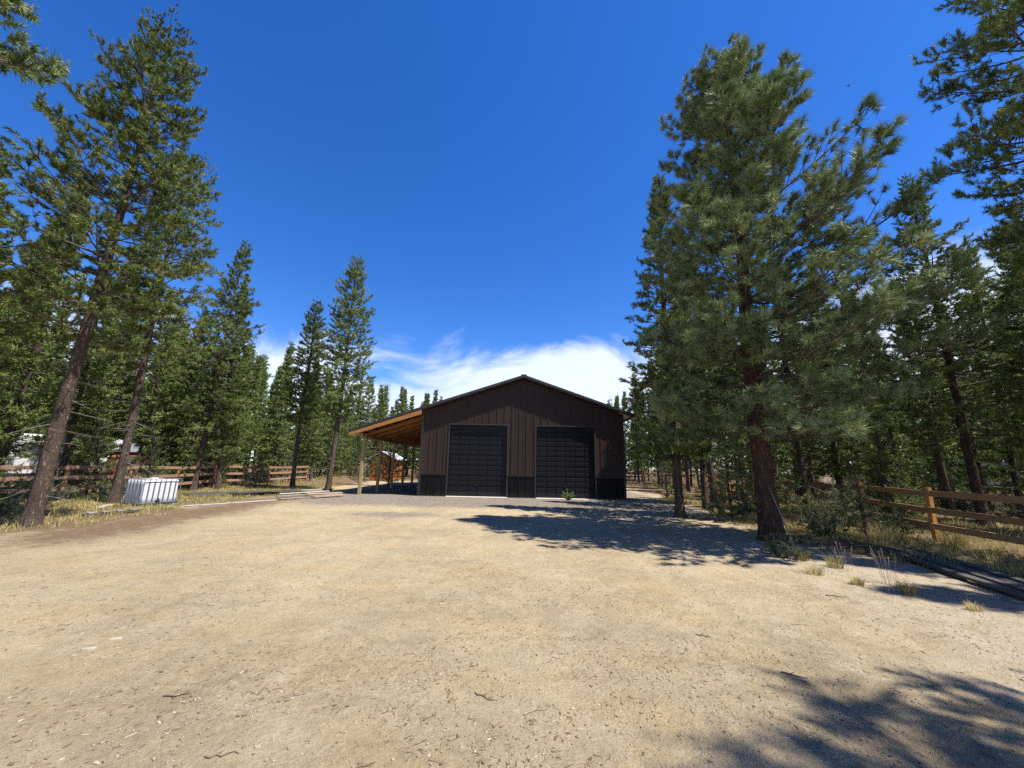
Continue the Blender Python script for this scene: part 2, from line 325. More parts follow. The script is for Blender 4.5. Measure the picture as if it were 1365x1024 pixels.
    return m
M['ground'] = ground_mat()

# ------------------------------------------------------------------ object helpers
def tag(o, label=None, cat=None, group=None, kind=None):
    if label: o['label'] = label
    if cat: o['category'] = cat
    if group: o['group'] = group
    if kind: o['kind'] = kind
    return o

def empty(name, loc=(0, 0, 0), rz=0.0, label=None, cat=None, group=None):
    o = bpy.data.objects.new(name, None); COL.objects.link(o); o.empty_display_size = 0.2
    o.location = loc; o.rotation_euler = (0, 0, rz)
    return tag(o, label, cat, group)

def link(name, me, parent=None, loc=None, rz=None):
    o = bpy.data.objects.new(name, me); COL.objects.link(o)
    if parent: o.parent = parent
    if loc is not None: o.location = loc
    if rz is not None: o.rotation_euler = (0, 0, rz)
    return o

def np_mesh(name, verts, faces, material, tint=None, smooth=False):
    """verts (n,3); faces (m,3) or (m,4) int arrays"""
    me = bpy.data.meshes.new(name)
    verts = np.ascontiguousarray(verts, np.float32); faces = np.ascontiguousarray(faces, np.int32)
    k = faces.shape[1]
    me.vertices.add(len(verts)); me.vertices.foreach_set('co', verts.ravel())
    me.loops.add(faces.size); me.loops.foreach_set('vertex_index', faces.ravel())
    me.polygons.add(len(faces)); me.polygons.foreach_set('loop_start', np.arange(0, faces.size, k, dtype=np.int32))
    try: me.polygons.foreach_set('loop_total', np.full(len(faces), k, np.int32))
    except Exception: pass
    if smooth: me.polygons.foreach_set('use_smooth', np.ones(len(faces), bool))
    if tint is not None:
        a = me.attributes.new('tint', 'FLOAT', 'POINT'); a.data.foreach_set('value', np.ascontiguousarray(tint, np.float32))
    me.materials.append(material); me.update(calc_edges=True); me.validate()
    return me

class MB:
    """collects boxes, bars, tubes and prisms into one mesh"""
    def __init__(s): s.v = []; s.f = []
    def add(s, verts, faces):
        b = len(s.v); s.v += [tuple(p) for p in verts]; s.f += [tuple(b + i for i in f) for f in faces]
    def box(s, x0, x1, y0, y1, z0, z1):
        s.add([(x0, y0, z0), (x1, y0, z0), (x1, y1, z0), (x0, y1, z0), (x0, y0, z1), (x1, y0, z1), (x1, y1, z1), (x0, y1, z1)],
              [(0, 3, 2, 1), (4, 5, 6, 7), (0, 1, 5, 4), (1, 2, 6, 5), (2, 3, 7, 6), (3, 0, 4, 7)])
    def cbox(s, x0, x1, y0, y1, z0, z1, c=0.006):
        """box with chamfered long look: chamfer all edges by vertex triple"""
        vs_ = []; idx = {}
        X = (x0, x1); Y = (y0, y1); Z = (z0, z1)
        for i in (0, 1):
            for j in (0, 1):
                for k in (0, 1):
                    sx, sy, sz = (1 - 2 * i) * c, (1 - 2 * j) * c, (1 - 2 * k) * c
                    for a, p in (('x', (X[i], Y[j] + sy, Z[k] + sz)), ('y', (X[i] + sx, Y[j], Z[k] + sz)), ('z', (X[i] + sx, Y[j] + sy, Z[k]))):
                        idx[(i, j, k, a)] = len(vs_); vs_.append(p)
        f = []
        g = lambda *q: idx[q]
        f += [(g(0,0,0,'x'), g(0,0,1,'x'), g(0,1,1,'x'), g(0,1,0,'x')), (g(1,0,0,'x'), g(1,1,0,'x'), g(1,1,1,'x'), g(1,0,1,'x'))]
        f += [(g(0,0,0,'y'), g(1,0,0,'y'), g(1,0,1,'y'), g(0,0,1,'y')), (g(0,1,0,'y'), g(0,1,1,'y'), g(1,1,1,'y'), g(1,1,0,'y'))]
        f += [(g(0,0,0,'z'), g(0,1,0,'z'), g(1,1,0,'z'), g(1,0,0,'z')), (g(0,0,1,'z'), g(1,0,1,'z'), g(1,1,1,'z'), g(0,1,1,'z'))]
        for i in (0, 1):
            for j in (0, 1):
                f.append((g(i,j,0,'x'), g(i,j,1,'x'), g(i,j,1,'y'), g(i,j,0,'y')))
                f.append((g(i,0,j,'x'), g(i,1,j,'x'), g(i,1,j,'z'), g(i,0,j,'z')))
                f.append((g(0,i,j,'y'), g(1,i,j,'y'), g(1,i,j,'z'), g(0,i,j,'z')))
                for k in (0, 1): f.append((g(i,j,k,'x'), g(i,j,k,'y'), g(i,j,k,'z')))
        s.add(vs_, f)
    def prism(s, poly, y0, y1):
        """poly in (x,z), extruded along y"""
        n = len(poly)
        s.add([(x, y0, z) for x, z in poly] + [(x, y1, z) for x, z in poly],
              [tuple(range(n)), tuple(range(2 * n - 1, n - 1, -1))] + [(i, n + i, n + (i + 1) % n, (i + 1) % n) for i in range(n)])
    def bar(s, a, b, w, h, upv=(0, 0, 1)):
        a = Vector(a); b = Vector(b); d = (b - a).normalized(); u = Vector(upv)
        x = d.cross(u)
        if x.length < 1e-4: x = d.cross(Vector((0, 1, 0)))
        x.normalize(); u = x.cross(d)
        c = [(-w / 2, -h / 2), (w / 2, -h / 2), (w / 2, h / 2), (-w / 2, h / 2)]
        s.add([a + x * p + u * q for p, q in c] + [b + x * p + u * q for p, q in c],
              [(3, 2, 1, 0), (4, 5, 6, 7), (0, 1, 5, 4), (1, 2, 6, 5), (2, 3, 7, 6), (3, 0, 4, 7)])
    def tube(s, pts, rad, sides=8, cap=True):
        pts = [Vector(p) for p in pts]; n = len(pts)
        if not hasattr(rad, '__len__'): rad = [rad] * n
        vs_ = []
        d0 = (pts[-1] - pts[0]).normalized(); ref = Vector((0, 0, 1)) if abs(d0.z) < 0.8 else Vector((1, 0, 0))
        for i, p in enumerate(pts):
            d = (pts[min(i + 1, n - 1)] - pts[max(i - 1, 0)]).normalized()
            x = d.cross(ref).normalized(); y = d.cross(x)
            for k in range(sides):
                a = 2 * math.pi * k / sides
                vs_.append(p + (x * math.cos(a) + y * math.sin(a)) * rad[i])
        f = []
        for i in range(n - 1):
            for k in range(sides):
                k2 = (k + 1) % sides
                f.append((i * sides + k, i * sides + k2, (i + 1) * sides + k2, (i + 1) * sides + k))
        if cap: f.append(tuple(range(sides - 1, -1, -1))); f.append(tuple((n - 1) * sides + k for k in range(sides)))
        s.add(vs_, f)
    def mesh(s, name, m, smooth=False):
        me = bpy.data.meshes.new(name); me.from_pydata([tuple(p) for p in s.v], [], s.f); me.materials.append(m)
        me.update()
        import bmesh as _b
        bm = _b.new(); bm.from_mesh(me); _b.ops.recalc_face_normals(bm, faces=bm.faces); bm.to_mesh(me); bm.free()
        if smooth: me.polygons.foreach_set('use_smooth', [True] * len(me.polygons))
        return me
    def build(s, name, m, parent=None, smooth=False, loc=None, rz=None):
        return link(name, s.mesh(name, m, smooth), parent, loc, rz)

def copy_tree(o, parent=None):
    c = o.copy(); COL.objects.link(c)
    if parent: c.parent = parent
    for ch in o.children: copy_tree(ch, c)
    return c

# ------------------------------------------------------------------ ground sheet
def graded(lo, hi, c, d0, k):
    xs = [c]; x = c
    while x < hi: x += d0 + k * abs(x - c); xs.append(x)
    x = c; l_ = []
    while x > lo: x -= d0 + k * abs(x - c); l_.append(x)
    return np.array(l_[::-1] + xs)
def build_ground():
    xs = graded(-620, 620, 0.6, 0.045, 0.024); ys = graded(-60, 900, 3.0, 0.042, 0.022)
    X, Y = np.meshgrid(xs, ys); Z = gheight(X, Y)
    nx, ny = len(xs), len(ys)
    i = np.arange(nx - 1)[None, :] + np.arange(ny - 1)[:, None] * nx
    f = np.stack([i, i + 1, i + 1 + nx, i + nx], -1).reshape(-1, 4)
    x, y = X.ravel(), Y.ravel()
    me = np_mesh('ground', np.stack([x, y, Z.ravel()], 1), f, M['ground'], smooth=True)
    duff = floor_mask(x, y)
    band = 0.7 * np.exp(-((x - (left_edge(y) + 1.3)) / 1.5) ** 2) * sstep(24, 18, y) * sstep(5, 9, y)          # bark dust along the left trees
    duff = np.clip(duff + band, 0, 1)
    gr = sstep(14.0, 17.5, y + 1.5 * (fbm(x * .4, y * .4, 8, 3) - .5)) * sstep(-10.5, -7.5, x) * sstep(9.5, 7.5, x) * sstep(42, 38, y)
    gr = np.maximum(gr, 0.75 * np.exp(-((x + 3.8) / 2.4) ** 2 - ((y - 13.2) / 1.0) ** 2))
    ph = x - 0.16 * (y - 10) - 0.012 * (y - 10) ** 2
    trk = 0
    for cx in (-4.6, -3.0, -1.0, 0.6, 2.3, 3.9): trk = trk + np.exp(-((ph - cx - 0.5 * np.sin(y * 0.21 + cx)) / 0.20) ** 2) * (0.35 + 0.5 * fbm(x * 0.3 + cx, y * 0.25, 33, 2))
    pale = 0.42 * trk * sstep(19, 15, y) + 0.55 * sstep(1.8, 4.6, x - 0.12 * y) * sstep(13, 9, y) * sstep(1.0, 3.0, y) + 0.35 * fbm(x * .23, y * .5, 21, 3)
    ca = me.color_attributes.new('zone', 'FLOAT_COLOR', 'POINT')
    col = np.stack([gr, duff, np.clip(pale, 0, 1), np.ones_like(x)], 1).astype(np.float32)
    ca.data.foreach_set('color', col.ravel())
    o = link('ground', me); tag(o, kind='structure'); o['label'] = 'bare tan dirt yard running into grassy pine forest floor'
build_ground()

# ------------------------------------------------------------------ the barn
BX, BY = 0.65, 20.94                 # middle of the front wall
XL, XR = -4.78, 6.06                 # front wall corners
DEPTH = 13.8
SL = 0.344                           # roof slope
RZ = 6.39                            # roof underside at the ridge
def under(x): return RZ - SL * abs(x - BX)
DOORS = [(-3.30, -0.20), (1.38, 4.50)]; DH = 3.76
barn = empty('pole_barn', (0, BY, 0), 0, 'dark brown steel barn with two black garage doors and an open lean-to', 'barn')
def barn_panels():
    w = 0.40; edges = []
    x = XL
    while x < XR - 0.02: edges.append((x, min(x + w, XR))); x += w
    cuts = sorted([d for ds in DOORS for d in ds])
    segs = []
    for a, b in edges:
        ps = [a] + [c for c in cuts if a + 0.015 < c < b - 0.015] + [b]
        segs += [(p, q, abs(p - a) < 1e-6) for p, q in zip(ps[:-1], ps[1:])]
    for a, b, rib in segs:
        mid = (a + b) / 2
        over = any(d0 - 0.02 < mid < d1 + 0.02 for d0, d1 in DOORS)
        zb = DH if over else 1.135
        m = MB()
        def piece(x0, x1, proud, zb=zb):
            pts = [(x0, zb), (x1, zb), (x1, under(x1) - 0.01)]
            if x0 < BX < x1: pts.append((BX, under(BX) - 0.01))
            pts.append((x0, under(x0) - 0.01)); m.prism(pts, -proud, 0.03)
        piece(a + 0.001, b - 0.001, 0.0)
        if rib: piece(a + 0.004, a + 0.050, 0.026)
        if b - a > 0.34: piece(a + 0.225, a + 0.243, 0.009)
        m.build('wall_panel', M['brown_metal'], barn)
        if not over:
            m = MB()
            m.box(a + 0.001, b - 0.001, -0.022, 0.04, 0.03, 1.10)
            if rib: m.box(a + 0.004, a + 0.05, -0.048, -0.02, 0.03, 1.10)
            if b - a > 0.34: m.box(a + 0.225, a + 0.243, -0.031, -0.02, 0.03, 1.10)
            m.build('wainscot_panel', M['black_metal'], barn)
barn_panels()
# wainscot cap and corner trims
ends = [XL] + [d for ds in DOORS for d in ds] + [XR]
for a, b in zip(ends[0::2], ends[1::2]):
    m = MB(); m.box(a + 0.002, b - 0.002, -0.058, 0.02, 1.102, 1.132); m.build('wainscot_cap', M['jamb_trim'], barn)
for x in (XL, XR):
    m = MB(); m.box(x - 0.055, x + 0.055, -0.054, 0.06, 1.134, under(x) - 0.03); m.box(x - 0.06, x + 0.06, -0.064, 0.06, 0.02, 1.10); m.build('corner_trim', M['black_trim'], barn)
# garage doors: set back in their openings
REC = 0.115
def garage_door(d0, d1, idx):
    fr = MB()
    fr.box(d0 - 0.07, d0 - 0.001, -0.036, REC + 0.05, 0.03, DH + 0.07); fr.box(d1 + 0.001, d1 + 0.07, -0.036, REC + 0.05, 0.03, DH + 0.07)
    fr.box(d0 - 0.07, d1 + 0.07, -0.038, REC + 0.05, DH + 0.001, DH + 0.075)
    m = MB()
    ns = 7; hs = (DH - 0.02) / ns
    for i in range(ns): m.cbox(d0 + 0.004, d1 - 0.004, REC, REC + 0.05, 0.02 + i * hs + 0.003, 0.02 + (i + 1) * hs - 0.003, 0.006)
    m.box(d0 + 0.03, d1 - 0.03, REC + 0.02, REC + 0.045, 0.025, DH - 0.02)
    door = m.build('garage_door', M['door_metal'], barn)
    fr.build('door_frame', M['jamb_trim'], barn)
    # raised panels, two rows to a section
    nc = 6; gap = 0.045; pw = (d1 - d0 - 0.06 - gap * (nc - 1)) / nc; ph = (hs - 0.115) / 2
    q = MB(); q.cbox(0, pw, -0.018, 0.004, 0, ph, 0.014)
    q.box(0.045, pw - 0.045, -0.021, -0.01, 0.04, ph - 0.04)
    pm = q.mesh('door_panel', M['door_metal'])
    for i in range(ns):
        for r in range(2):
            for c in range(nc):
                link('door_panel', pm, door, (d0 + 0.03 + c * (pw + gap), REC, 0.02 + i * hs + 0.035 + r * (ph + 0.045)))
    s = MB(); s.box(d0 + 0.01, d1 - 0.01, REC - 0.012, REC + 0.0, 0.008, 0.03); s.build('bottom_seal', M['rubber'], door)
    s = MB(); s.bar(((d0 + d1) / 2 - 0.09, REC - 0.045, 0.62), ((d0 + d1) / 2 + 0.09, REC - 0.045, 0.62), 0.02, 0.025)
    for xx in (-0.08, 0.08): s.bar(((d0 + d1) / 2 + xx, REC - 0.045, 0.62), ((d0 + d1) / 2 + xx, REC + 0.01, 0.62), 0.018, 0.018)
    s.build('handle', M['black_trim'], door)
for i, (a, b) in enumerate(DOORS): garage_door(a, b, i)
# other walls (ribbed sheets)
m = MB()
for x, sgn in ((XL, 1), (XR, -1)):
    x_in = x + sgn * 0.03
    m.box(min(x, x_in), max(x, x_in), 0.062, DEPTH, 0.03, under(x) - 0.03)
    y = 0.4
    while y < DEPTH - 0.1:
        m.box(min(x, x - sgn * 0.025), max(x, x - sgn * 0.025), y, y + 0.045, 1.1, under(x) - 0.05); y += 0.4
m.build('side_wall', M['brown_metal'], barn)
m = MB(); m.prism([(XL, 0.03), (XR, 0.03), (XR, under(XR) - 0.02), (BX, RZ - 0.02), (XL, under(XL) - 0.02)], DEPTH, DEPTH + 0.04); m.build('back_wall', M['brown_metal'], barn)
m = MB()
for x, sgn in ((XL, -1), (XR, 1)): m.box(min(x, x + sgn * 0.03), max(x, x + sgn * 0.03), 0.07, DEPTH, 0.03, 1.1)
m.build('side_wainscot', M['black_metal'], barn)
# roof: two ribbed sheets, rake trim and lumber edge under it
OV = 0.30; XO_R = 6.66; XO_L = -8.66
def slope_sheet(name, xa, xb, t0, t1, y0, y1, material, ribs=False):
    m = MB()
    m.prism([(xa, under(xa) + t0), (xb, under(xb) + t0), (xb, under(xb) + t1), (xa, under(xa) + t1)], y0, y1)
    if ribs:
        y = y0 + 0.15
        while y < y1 - 0.1:
            m.prism([(xa, under(xa) + t1 - 0.002), (xb, under(xb) + t1 - 0.002), (xb, under(xb) + t1 + 0.028), (xa, under(xa) + t1 + 0.028)], y, y + 0.05); y += 0.4
    return m.build(name, material, barn)
slope_sheet('roof_sheet', BX, XO_R, 0.10, 0.125, -OV, DEPTH + OV, M['roof_metal'], True)
slope_sheet('roof_sheet', XO_L, BX, 0.10, 0.125, -OV, DEPTH + OV, M['roof_metal'], True)
slope_sheet('rake_trim', BX, XO_R + 0.03, 0.045, 0.175, -OV - 0.035, -OV - 0.003, M['roof_metal'])
slope_sheet('rake_trim', XO_L - 0.03, BX, 0.045, 0.175, -OV - 0.035, -OV - 0.003, M['roof_metal'])
slope_sheet('rake_board', BX, XO_R - 0.02, -0.03, 0.095, -OV, -OV + 0.045, M['brown_trim'])
slope_sheet('rake_board', XL, BX, -0.03, 0.095, -OV, -OV + 0.045, M['brown_trim'])
m = MB(); m.bar((BX, -OV - 0.04, RZ + 0.17), (BX, DEPTH + OV, RZ + 0.17), 0.3, 0.03); m.build('ridge_cap', M['roof_metal'], barn)
m = MB(); m.box(XO_R, XO_R + 0.1, -OV, DEPTH + OV, under(XO_R) + 0.01, under(XO_R) + 0.12); m.build('gutter', M['steel'], barn)
# purlins under the overhang and over the lean-to
x = XL - 0.4
while x > XO_L + 0.1:
    m = MB(); m.box(x - 0.045, x + 0.045, -OV + 0.05, DEPTH, under(x) - 0.002, under(x) + 0.096); m.build('purlin', M['soffit'], barn); x -= 0.55
for x in np.arange(BX + 0.5, XO_R - 0.1, 0.75):
    m = MB(); m.box(x - 0.02, x + 0.02, -OV + 0.05, -0.03, under(x) - 0.02, under(x) + 0.09); m.build('lookout', M['soffit'], barn)
# lean-to frame
PX = -7.93; POSTS = [0.12 + k * 2.76 for k in range(6)]
for k, y in enumerate(POSTS):
    m = MB(); zt = under(PX) - 0.24
    m.cbox(PX - 0.075, PX + 0.075, y - 0.075, y + 0.075, -0.15, zt, 0.008); m.build('post', M['treated_post'], barn)
    m = MB(); x1 = XO_L + 0.06
    m.prism([(XL - 0.06, under(XL - 0.06) - 0.245), (XL - 0.06, under(XL - 0.06) - 0.004), (x1, under(x1) - 0.004), (x1, under(x1) - 0.17)], y - 0.04 - (0.42 if k == 0 else 0), y + 0.04 - (0.37 if k == 0 else 0))
    m.build('rafter', M['rafter'], barn)
    m = MB(); m.prism([(XL - 0.06, under(XL - 0.06) - 0.245), (XL - 0.06, under(XL - 0.06) - 0.004), (x1, under(x1) - 0.004), (x1, under(x1) - 0.17)], y + 1.34, y + 1.42)
    if k < 5: m.build('rafter', M['rafter'], barn)
m = MB(); m.box(PX - 0.05, PX + 0.05, -0.28, POSTS[-1] + 0.3, under(PX) - 0.46, under(PX) - 0.25); m.build('beam', M['rafter'], barn)
# slab edge
m = MB(); m.cbox(XL + 0.05, XR - 0.05, 0.03, DEPTH - 0.05, -0.2, 0.022, 0.01); s_ = m.build('floor_slab', M['concrete'], None, loc=(0, BY, 0)); tag(s_, kind='structure')
for a, b in DOORS:
    m = MB(); m.cbox(a - 0.02, b + 0.06, -0.32, 0.026, -0.15, 0.03, 0.012)
    tag(m.build('concrete_apron', M['concrete'], None, loc=(0, BY, 0)), kind='structure')

# ------------------------------------------------------------------ trees
def norm(v): return v / np.maximum(np.linalg.norm(v, axis=-1, keepdims=True), 1e-9)

def needles(P, A, rng, n, L, w, shoot, spread=(0.25, 1.25), tint0=None, axis_out=True, scale=None):
    """P (T,3) tuft tips, A (T,3) shoot directions -> triangles"""
    T = len(P)
    a = np.repeat(A, n, 0); p = np.repeat(P, n, 0)
    rv = rng.normal(size=(T * n, 3)); perp = norm(rv - (rv * a).sum(1, keepdims=True) * a)
    ph = rng.uniform(spread[0], spread[1], (T * n, 1))
    u = rng.random((T * n, 1)) ** 0.8
    ks = np.ones((T * n, 1)) if scale is None else np.repeat(scale, n)[:, None]
    base = p - a * u * shoot * ks
    d = norm(a * np.cos(ph) + perp * np.sin(ph))
    d[:, 2] += 0.10; d = norm(d)
    ln = L * ks * rng.uniform(0.7, 1.1, (T * n, 1))
    out = perp * 0.65 + rng.normal(0, 0.38, (T * n, 3)) + [0, 0, 0.25]
    if axis_out: out[:, :2] += 0.75 * p[:, :2] / np.maximum(np.linalg.norm(p[:, :2], axis=1, keepdims=True), 0.3)
    sv = norm(np.cross(d, out))
    tip = base + d * ln; tip[:, 2] -= 0.12 * ln[:, 0] * rng.random(T * n)
    v = np.stack([base - sv * w * 0.5, base + sv * w * 0.5, tip], 1).reshape(-1, 3)
    f = np.arange(len(v)).reshape(-1, 3)
    tt = (rng.random(T) if tint0 is None else tint0)
    t = np.clip(np.repeat(tt, n) * 0.75 + rng.random(T * n) * 0.25, 0, 1); t = np.where(np.repeat(tt, n) > 1.5, 1.0, t * 0.9)
    return v, f, np.repeat(t, 3)

def tubes(lines, sides=4):
    V = []; F = []; b = 0
    ang = np.arange(sides) * 2 * np.pi / sides; ca, sa = np.cos(ang), np.sin(ang)
    for pts, rad in lines:
        pts = np.asarray(pts); n = len(pts)
        d = norm(np.gradient(pts, axis=0)); ref = np.array([0, 0, 1.0]) if abs(d[:, 2]).mean() < 0.8 else np.array([1.0, 0, 0])
        x = norm(np.cross(d, ref)); y = np.cross(d, x); r = np.asarray(rad)[:, None, None]
        v = pts[:, None, :] + r * (x[:, None, :] * ca[None, :, None] + y[:, None, :] * sa[None, :, None])
        V.append(v.reshape(-1, 3))
        i = np.arange(n - 1)[:, None] * sides; k = np.arange(sides)[None, :]; k2 = (k + 1) % sides
        F.append(np.stack([i + k, i + k2, i + sides + k2, i + sides + k], -1).reshape(-1, 4) + b); b += n * sides
    return np.concatenate(V), np.concatenate(F)

def trunk_mesh(name, rng, H, r0, path, material, sides=14, nz=60, rough=0.08, flare=0.5):
    z = np.concatenate([np.linspace(-0.25, 2.5, int(nz * 0.45)), np.linspace(2.5, H, int(nz * 0.55))[1:]])
    z = np.maximum(z, -0.25); c = path(z)
    rr = r0 * (np.clip(1 - z / H, 0, 1) ** 0.75) + 0.012 + r0 * flare * np.exp(-np.maximum(z, 0) / 0.28)
    th = np.arange(sides) * 2 * np.pi / sides
    Z, TH = np.meshgrid(z, th, indexing='ij')
    sd = int(rng.integers(1, 9999))
    nn = (vnoise(np.cos(TH) * 3.2 + 10 + sd, Z * 1.1 + np.sin(TH) * 3.2, sd) - 0.5) * 2
    ridge = (vnoise(TH * sides / 6.283 * 0.5, Z * 2.2, sd + 3) - 0.5)
    root = np.cos(TH * 5 + sd) * np.exp(-np.maximum(Z, 0) / 0.22) * 0.22
    rad = rr[:, None] * (1 + rough * nn + rough * ridge + root)
    V = np.stack([c[:, 0][:, None] + rad * np.cos(TH), c[:, 1][:, None] + rad * np.sin(TH), Z], -1).reshape(-1, 3)
    n = len(z); i = np.arange(n - 1)[:, None] * sides; k = np.arange(sides)[None, :]; k2 = (k + 1) % sides
    F = np.stack([i + k, i + k2, i + sides + k2, i + sides + k], -1).reshape(-1, 4)
    return np_mesh(name, V, F, material, smooth=True)

def pine(kind, seed, H, r0, cb, Rc, prof, elev, whorl, per, side, tn, L, w, shoot, nmat, bmat, spread=(0.25, 1.25),
         lean=0.15, dead=0, dead_len=1.2, tuft_steps=(0.45, 0.75, 1.0), sides=12, nz=60, rough=0.08, extra=(), asym=None, rust=0.0, upc=0.22, flare=0.5, top_small=0.42):
    """one pine: returns trunk, limbs and crown meshes with their base at the origin"""
    rng = np.random.default_rng(seed)
    la, lb = rng.uniform(-lean, lean, 2); ph = rng.uniform(0, 6.28, 2)
    def path(z):
        t = np.clip(np.asarray(z, float) / H, 0, 1)
        return np.stack([la * t * t * 2 + 0.06 * H / 14 * np.sin(t * 5 + ph[0]) - 0.06 * H / 14 * np.sin(ph[0]),
                         lb * t * t * 2 + 0.06 * H / 14 * np.sin(t * 6 + ph[1]) - 0.06 * H / 14 * np.sin(ph[1])], -1)
    trunk = trunk_mesh('trunk', rng, H * 0.985, r0, path, bmat, sides, nz, rough, flare)
    lines = []; TP = []; TA = []; TT = []
    def branch(z0, az, Lb, e, r_b):
        d = np.array([np.cos(az), np.sin(az), 0.0])
        p0 = np.array([*path(z0), z0]); s = np.linspace(0, 1, 7)
        wig = rng.normal(0, 0.03, 3) * Lb
        def P(s):
            s = np.asarray(s, float)[..., None]
            return p0 + Lb * s * (np.cos(e) * d + np.array([0, 0, np.sin(e)])) + np.array([0, 0, upc * Lb]) * s * s + wig * np.sin(s * 3.1)
        lines.append((P(s), np.maximum(r_b * (1 - s * 0.88), 0.004)))
        ns = max(3, int(side * (0.45 + 0.55 * Lb / Rc))); tcol = rng.random() * 0.5
        rusty = rng.random() < rust
        for q, sv in enumerate(np.linspace(0.26, 0.97, ns) + rng.normal(0, 0.02, ns)):
            b = P(sv); tg = norm(P(sv + 0.02) - P(sv - 0.02))
            sd = np.cross(tg, [0, 0, 1.0]); sd = sd / max(np.linalg.norm(sd), 1e-6) * (1 if q % 2 else -1)
            ang = rng.uniform(0.5, 1.3); upb = rng.uniform(-0.3, 0.6)
            dr = norm(tg * np.cos(ang) + sd * np.sin(ang) + np.array([0, 0, upb]))
            ls = Lb * (0.46 * (1.05 - sv) + 0.09) * rng.uniform(0.6, 1.2); ls = max(ls, shoot * 0.8)
            e_ = b + dr * ls * 0.5 ; e2 = b + dr * ls + np.array([0, 0, 0.10 * ls])
            if ls > 0.3: lines.append((np.array([b, e_, e2]), np.array([r_b * 0.28, r_b * 0.18, 0.003])))
            for u in tuft_steps:
                if u < 1 and ls < shoot * 1.6: continue
                pos = b + (e2 - b) * u
                ax = dr + np.array([0, 0, 0.25]) + rng.normal(0, 0.22, 3)
                if u < 1:
                    o = np.cross(dr, rng.normal(size=3)); ax = dr * 0.7 + norm(o) * 0.75 + np.array([0, 0, 0.3])
                    pos = pos + norm(ax) * shoot * 0.8
                TP.append(pos); TA.append(norm(ax)); TT.append(2.0 if rusty else min(1, tcol * 0.6 + rng.random() * 0.75))
        for u in (0.9, 1.0):
            TP.append(P(u)); TA.append(norm(P(u) - P(u - 0.05) + rng.normal(0, 0.02, 3))); TT.append(min(1, tcol + rng.random() * 0.5))
    z = cb
    while z < H * 0.975:
        t = (z - cb) / (H - cb)
        npw = per if t < 0.85 else max(3, per - 1)
        a0 = rng.uniform(0, 6.28)
        for k in range(npw):
            az = a0 + k * 6.283 / npw + rng.normal(0, 0.25)
            Lb = Rc * prof(t) * rng.uniform(0.62, 1.12)
            if asym: Lb *= asym(az, t)
            e = elev(t) + rng.normal(0, 0.10)
            branch(z + rng.normal(0, 0.08), az, max(Lb, 0.12), e, 0.010 + 0.010 * Lb)
        z += whorl * rng.uniform(0.75, 1.25) * (1.0 if t < 0.8 else 0.7)
    for (zz, az, Lb, e) in extra: branch(zz, az, Lb, e, 0.015 + 0.011 * Lb)
    top = np.array([*path(H * 0.97), H * 0.985]); TP.append(top + [0, 0, 0.3]); TA.append(np.array([0, 0, 1.0])); TT.append(0.5)
    TP = np.array(TP); sc_ = np.clip(top_small + (H - TP[:, 2]) / 3.0, top_small, 1)
    v, f, t_ = needles(TP, np.array(TA), rng, tn, L, w, shoot, spread, np.array(TT), scale=sc_)
    crown = np_mesh('crown', v, f, nmat, t_)
    V, F = tubes(lines, 4)
    limbs = np_mesh('limbs', V, F, M['limb'], smooth=True)
    dmesh = None
    if dead:
        dl = []
        for k in range(dead):
            z0 = rng.uniform(0.12, 1.0) * cb + rng.uniform(0, 0.6); az = rng.uniform(0, 6.28); Lb = dead_len * rng.uniform(0.3, 1.0)
            d = np.array([np.cos(az), np.sin(az), rng.uniform(-0.35, 0.15)]); p0 = np.array([*path(z0), z0])
            s = np.linspace(0, 1, 5)[:, None]; pts = p0 + d * Lb * s + np.array([0, 0, -0.15 * Lb]) * s * s + rng.normal(0, 0.02, (5, 3)) * Lb * s
            dl.append((pts, 0.014 * (1 - s[:, 0] * 0.8) * (0.6 + Lb * 0.4)))
            for q in range(3):
                b = pts[1 + q]; d2 = d * 0.6 + np.array([-d[1], d[0], 0]) * rng.choice([-1, 1]) * 0.8 + np.array([0, 0, rng.uniform(-.3, .3)])
                dl.append((np.array([b, b + d2 * Lb * 0.2, b + d2 * Lb * 0.36]), np.array([0.007, 0.005, 0.003])))
        V, F = tubes(dl, 3); dmesh = np_mesh('dead_branches', V, F, M['dead_limb'])
    return trunk, limbs, crown, dmesh, len(f)

pr_pond = lambda t: (1 - t) ** 0.52 * (0.82 + 0.18 * min(1, t * 4)) + 0.05
pr_tall = lambda t: (1 - t) ** 0.56 * (0.70 + 0.30 * min(1, t * 4)) + 0.06
pr_lodge = lambda t: (1 - t) ** 0.98 * (0.62 + 0.38 * min(1, t * 4.5)) + 0.06
pr_thin = lambda t: (1 - t) ** 0.72 * (0.45 + 0.55 * min(1, t * 4)) * 0.9 + 0.08
el_pond = lambda t: -0.14 + 1.05 * t ** 1.2
el_lodge = lambda t: -0.22 + 0.95 * t ** 1.1
el_top = lambda t: -0.12 + 0.95 * t

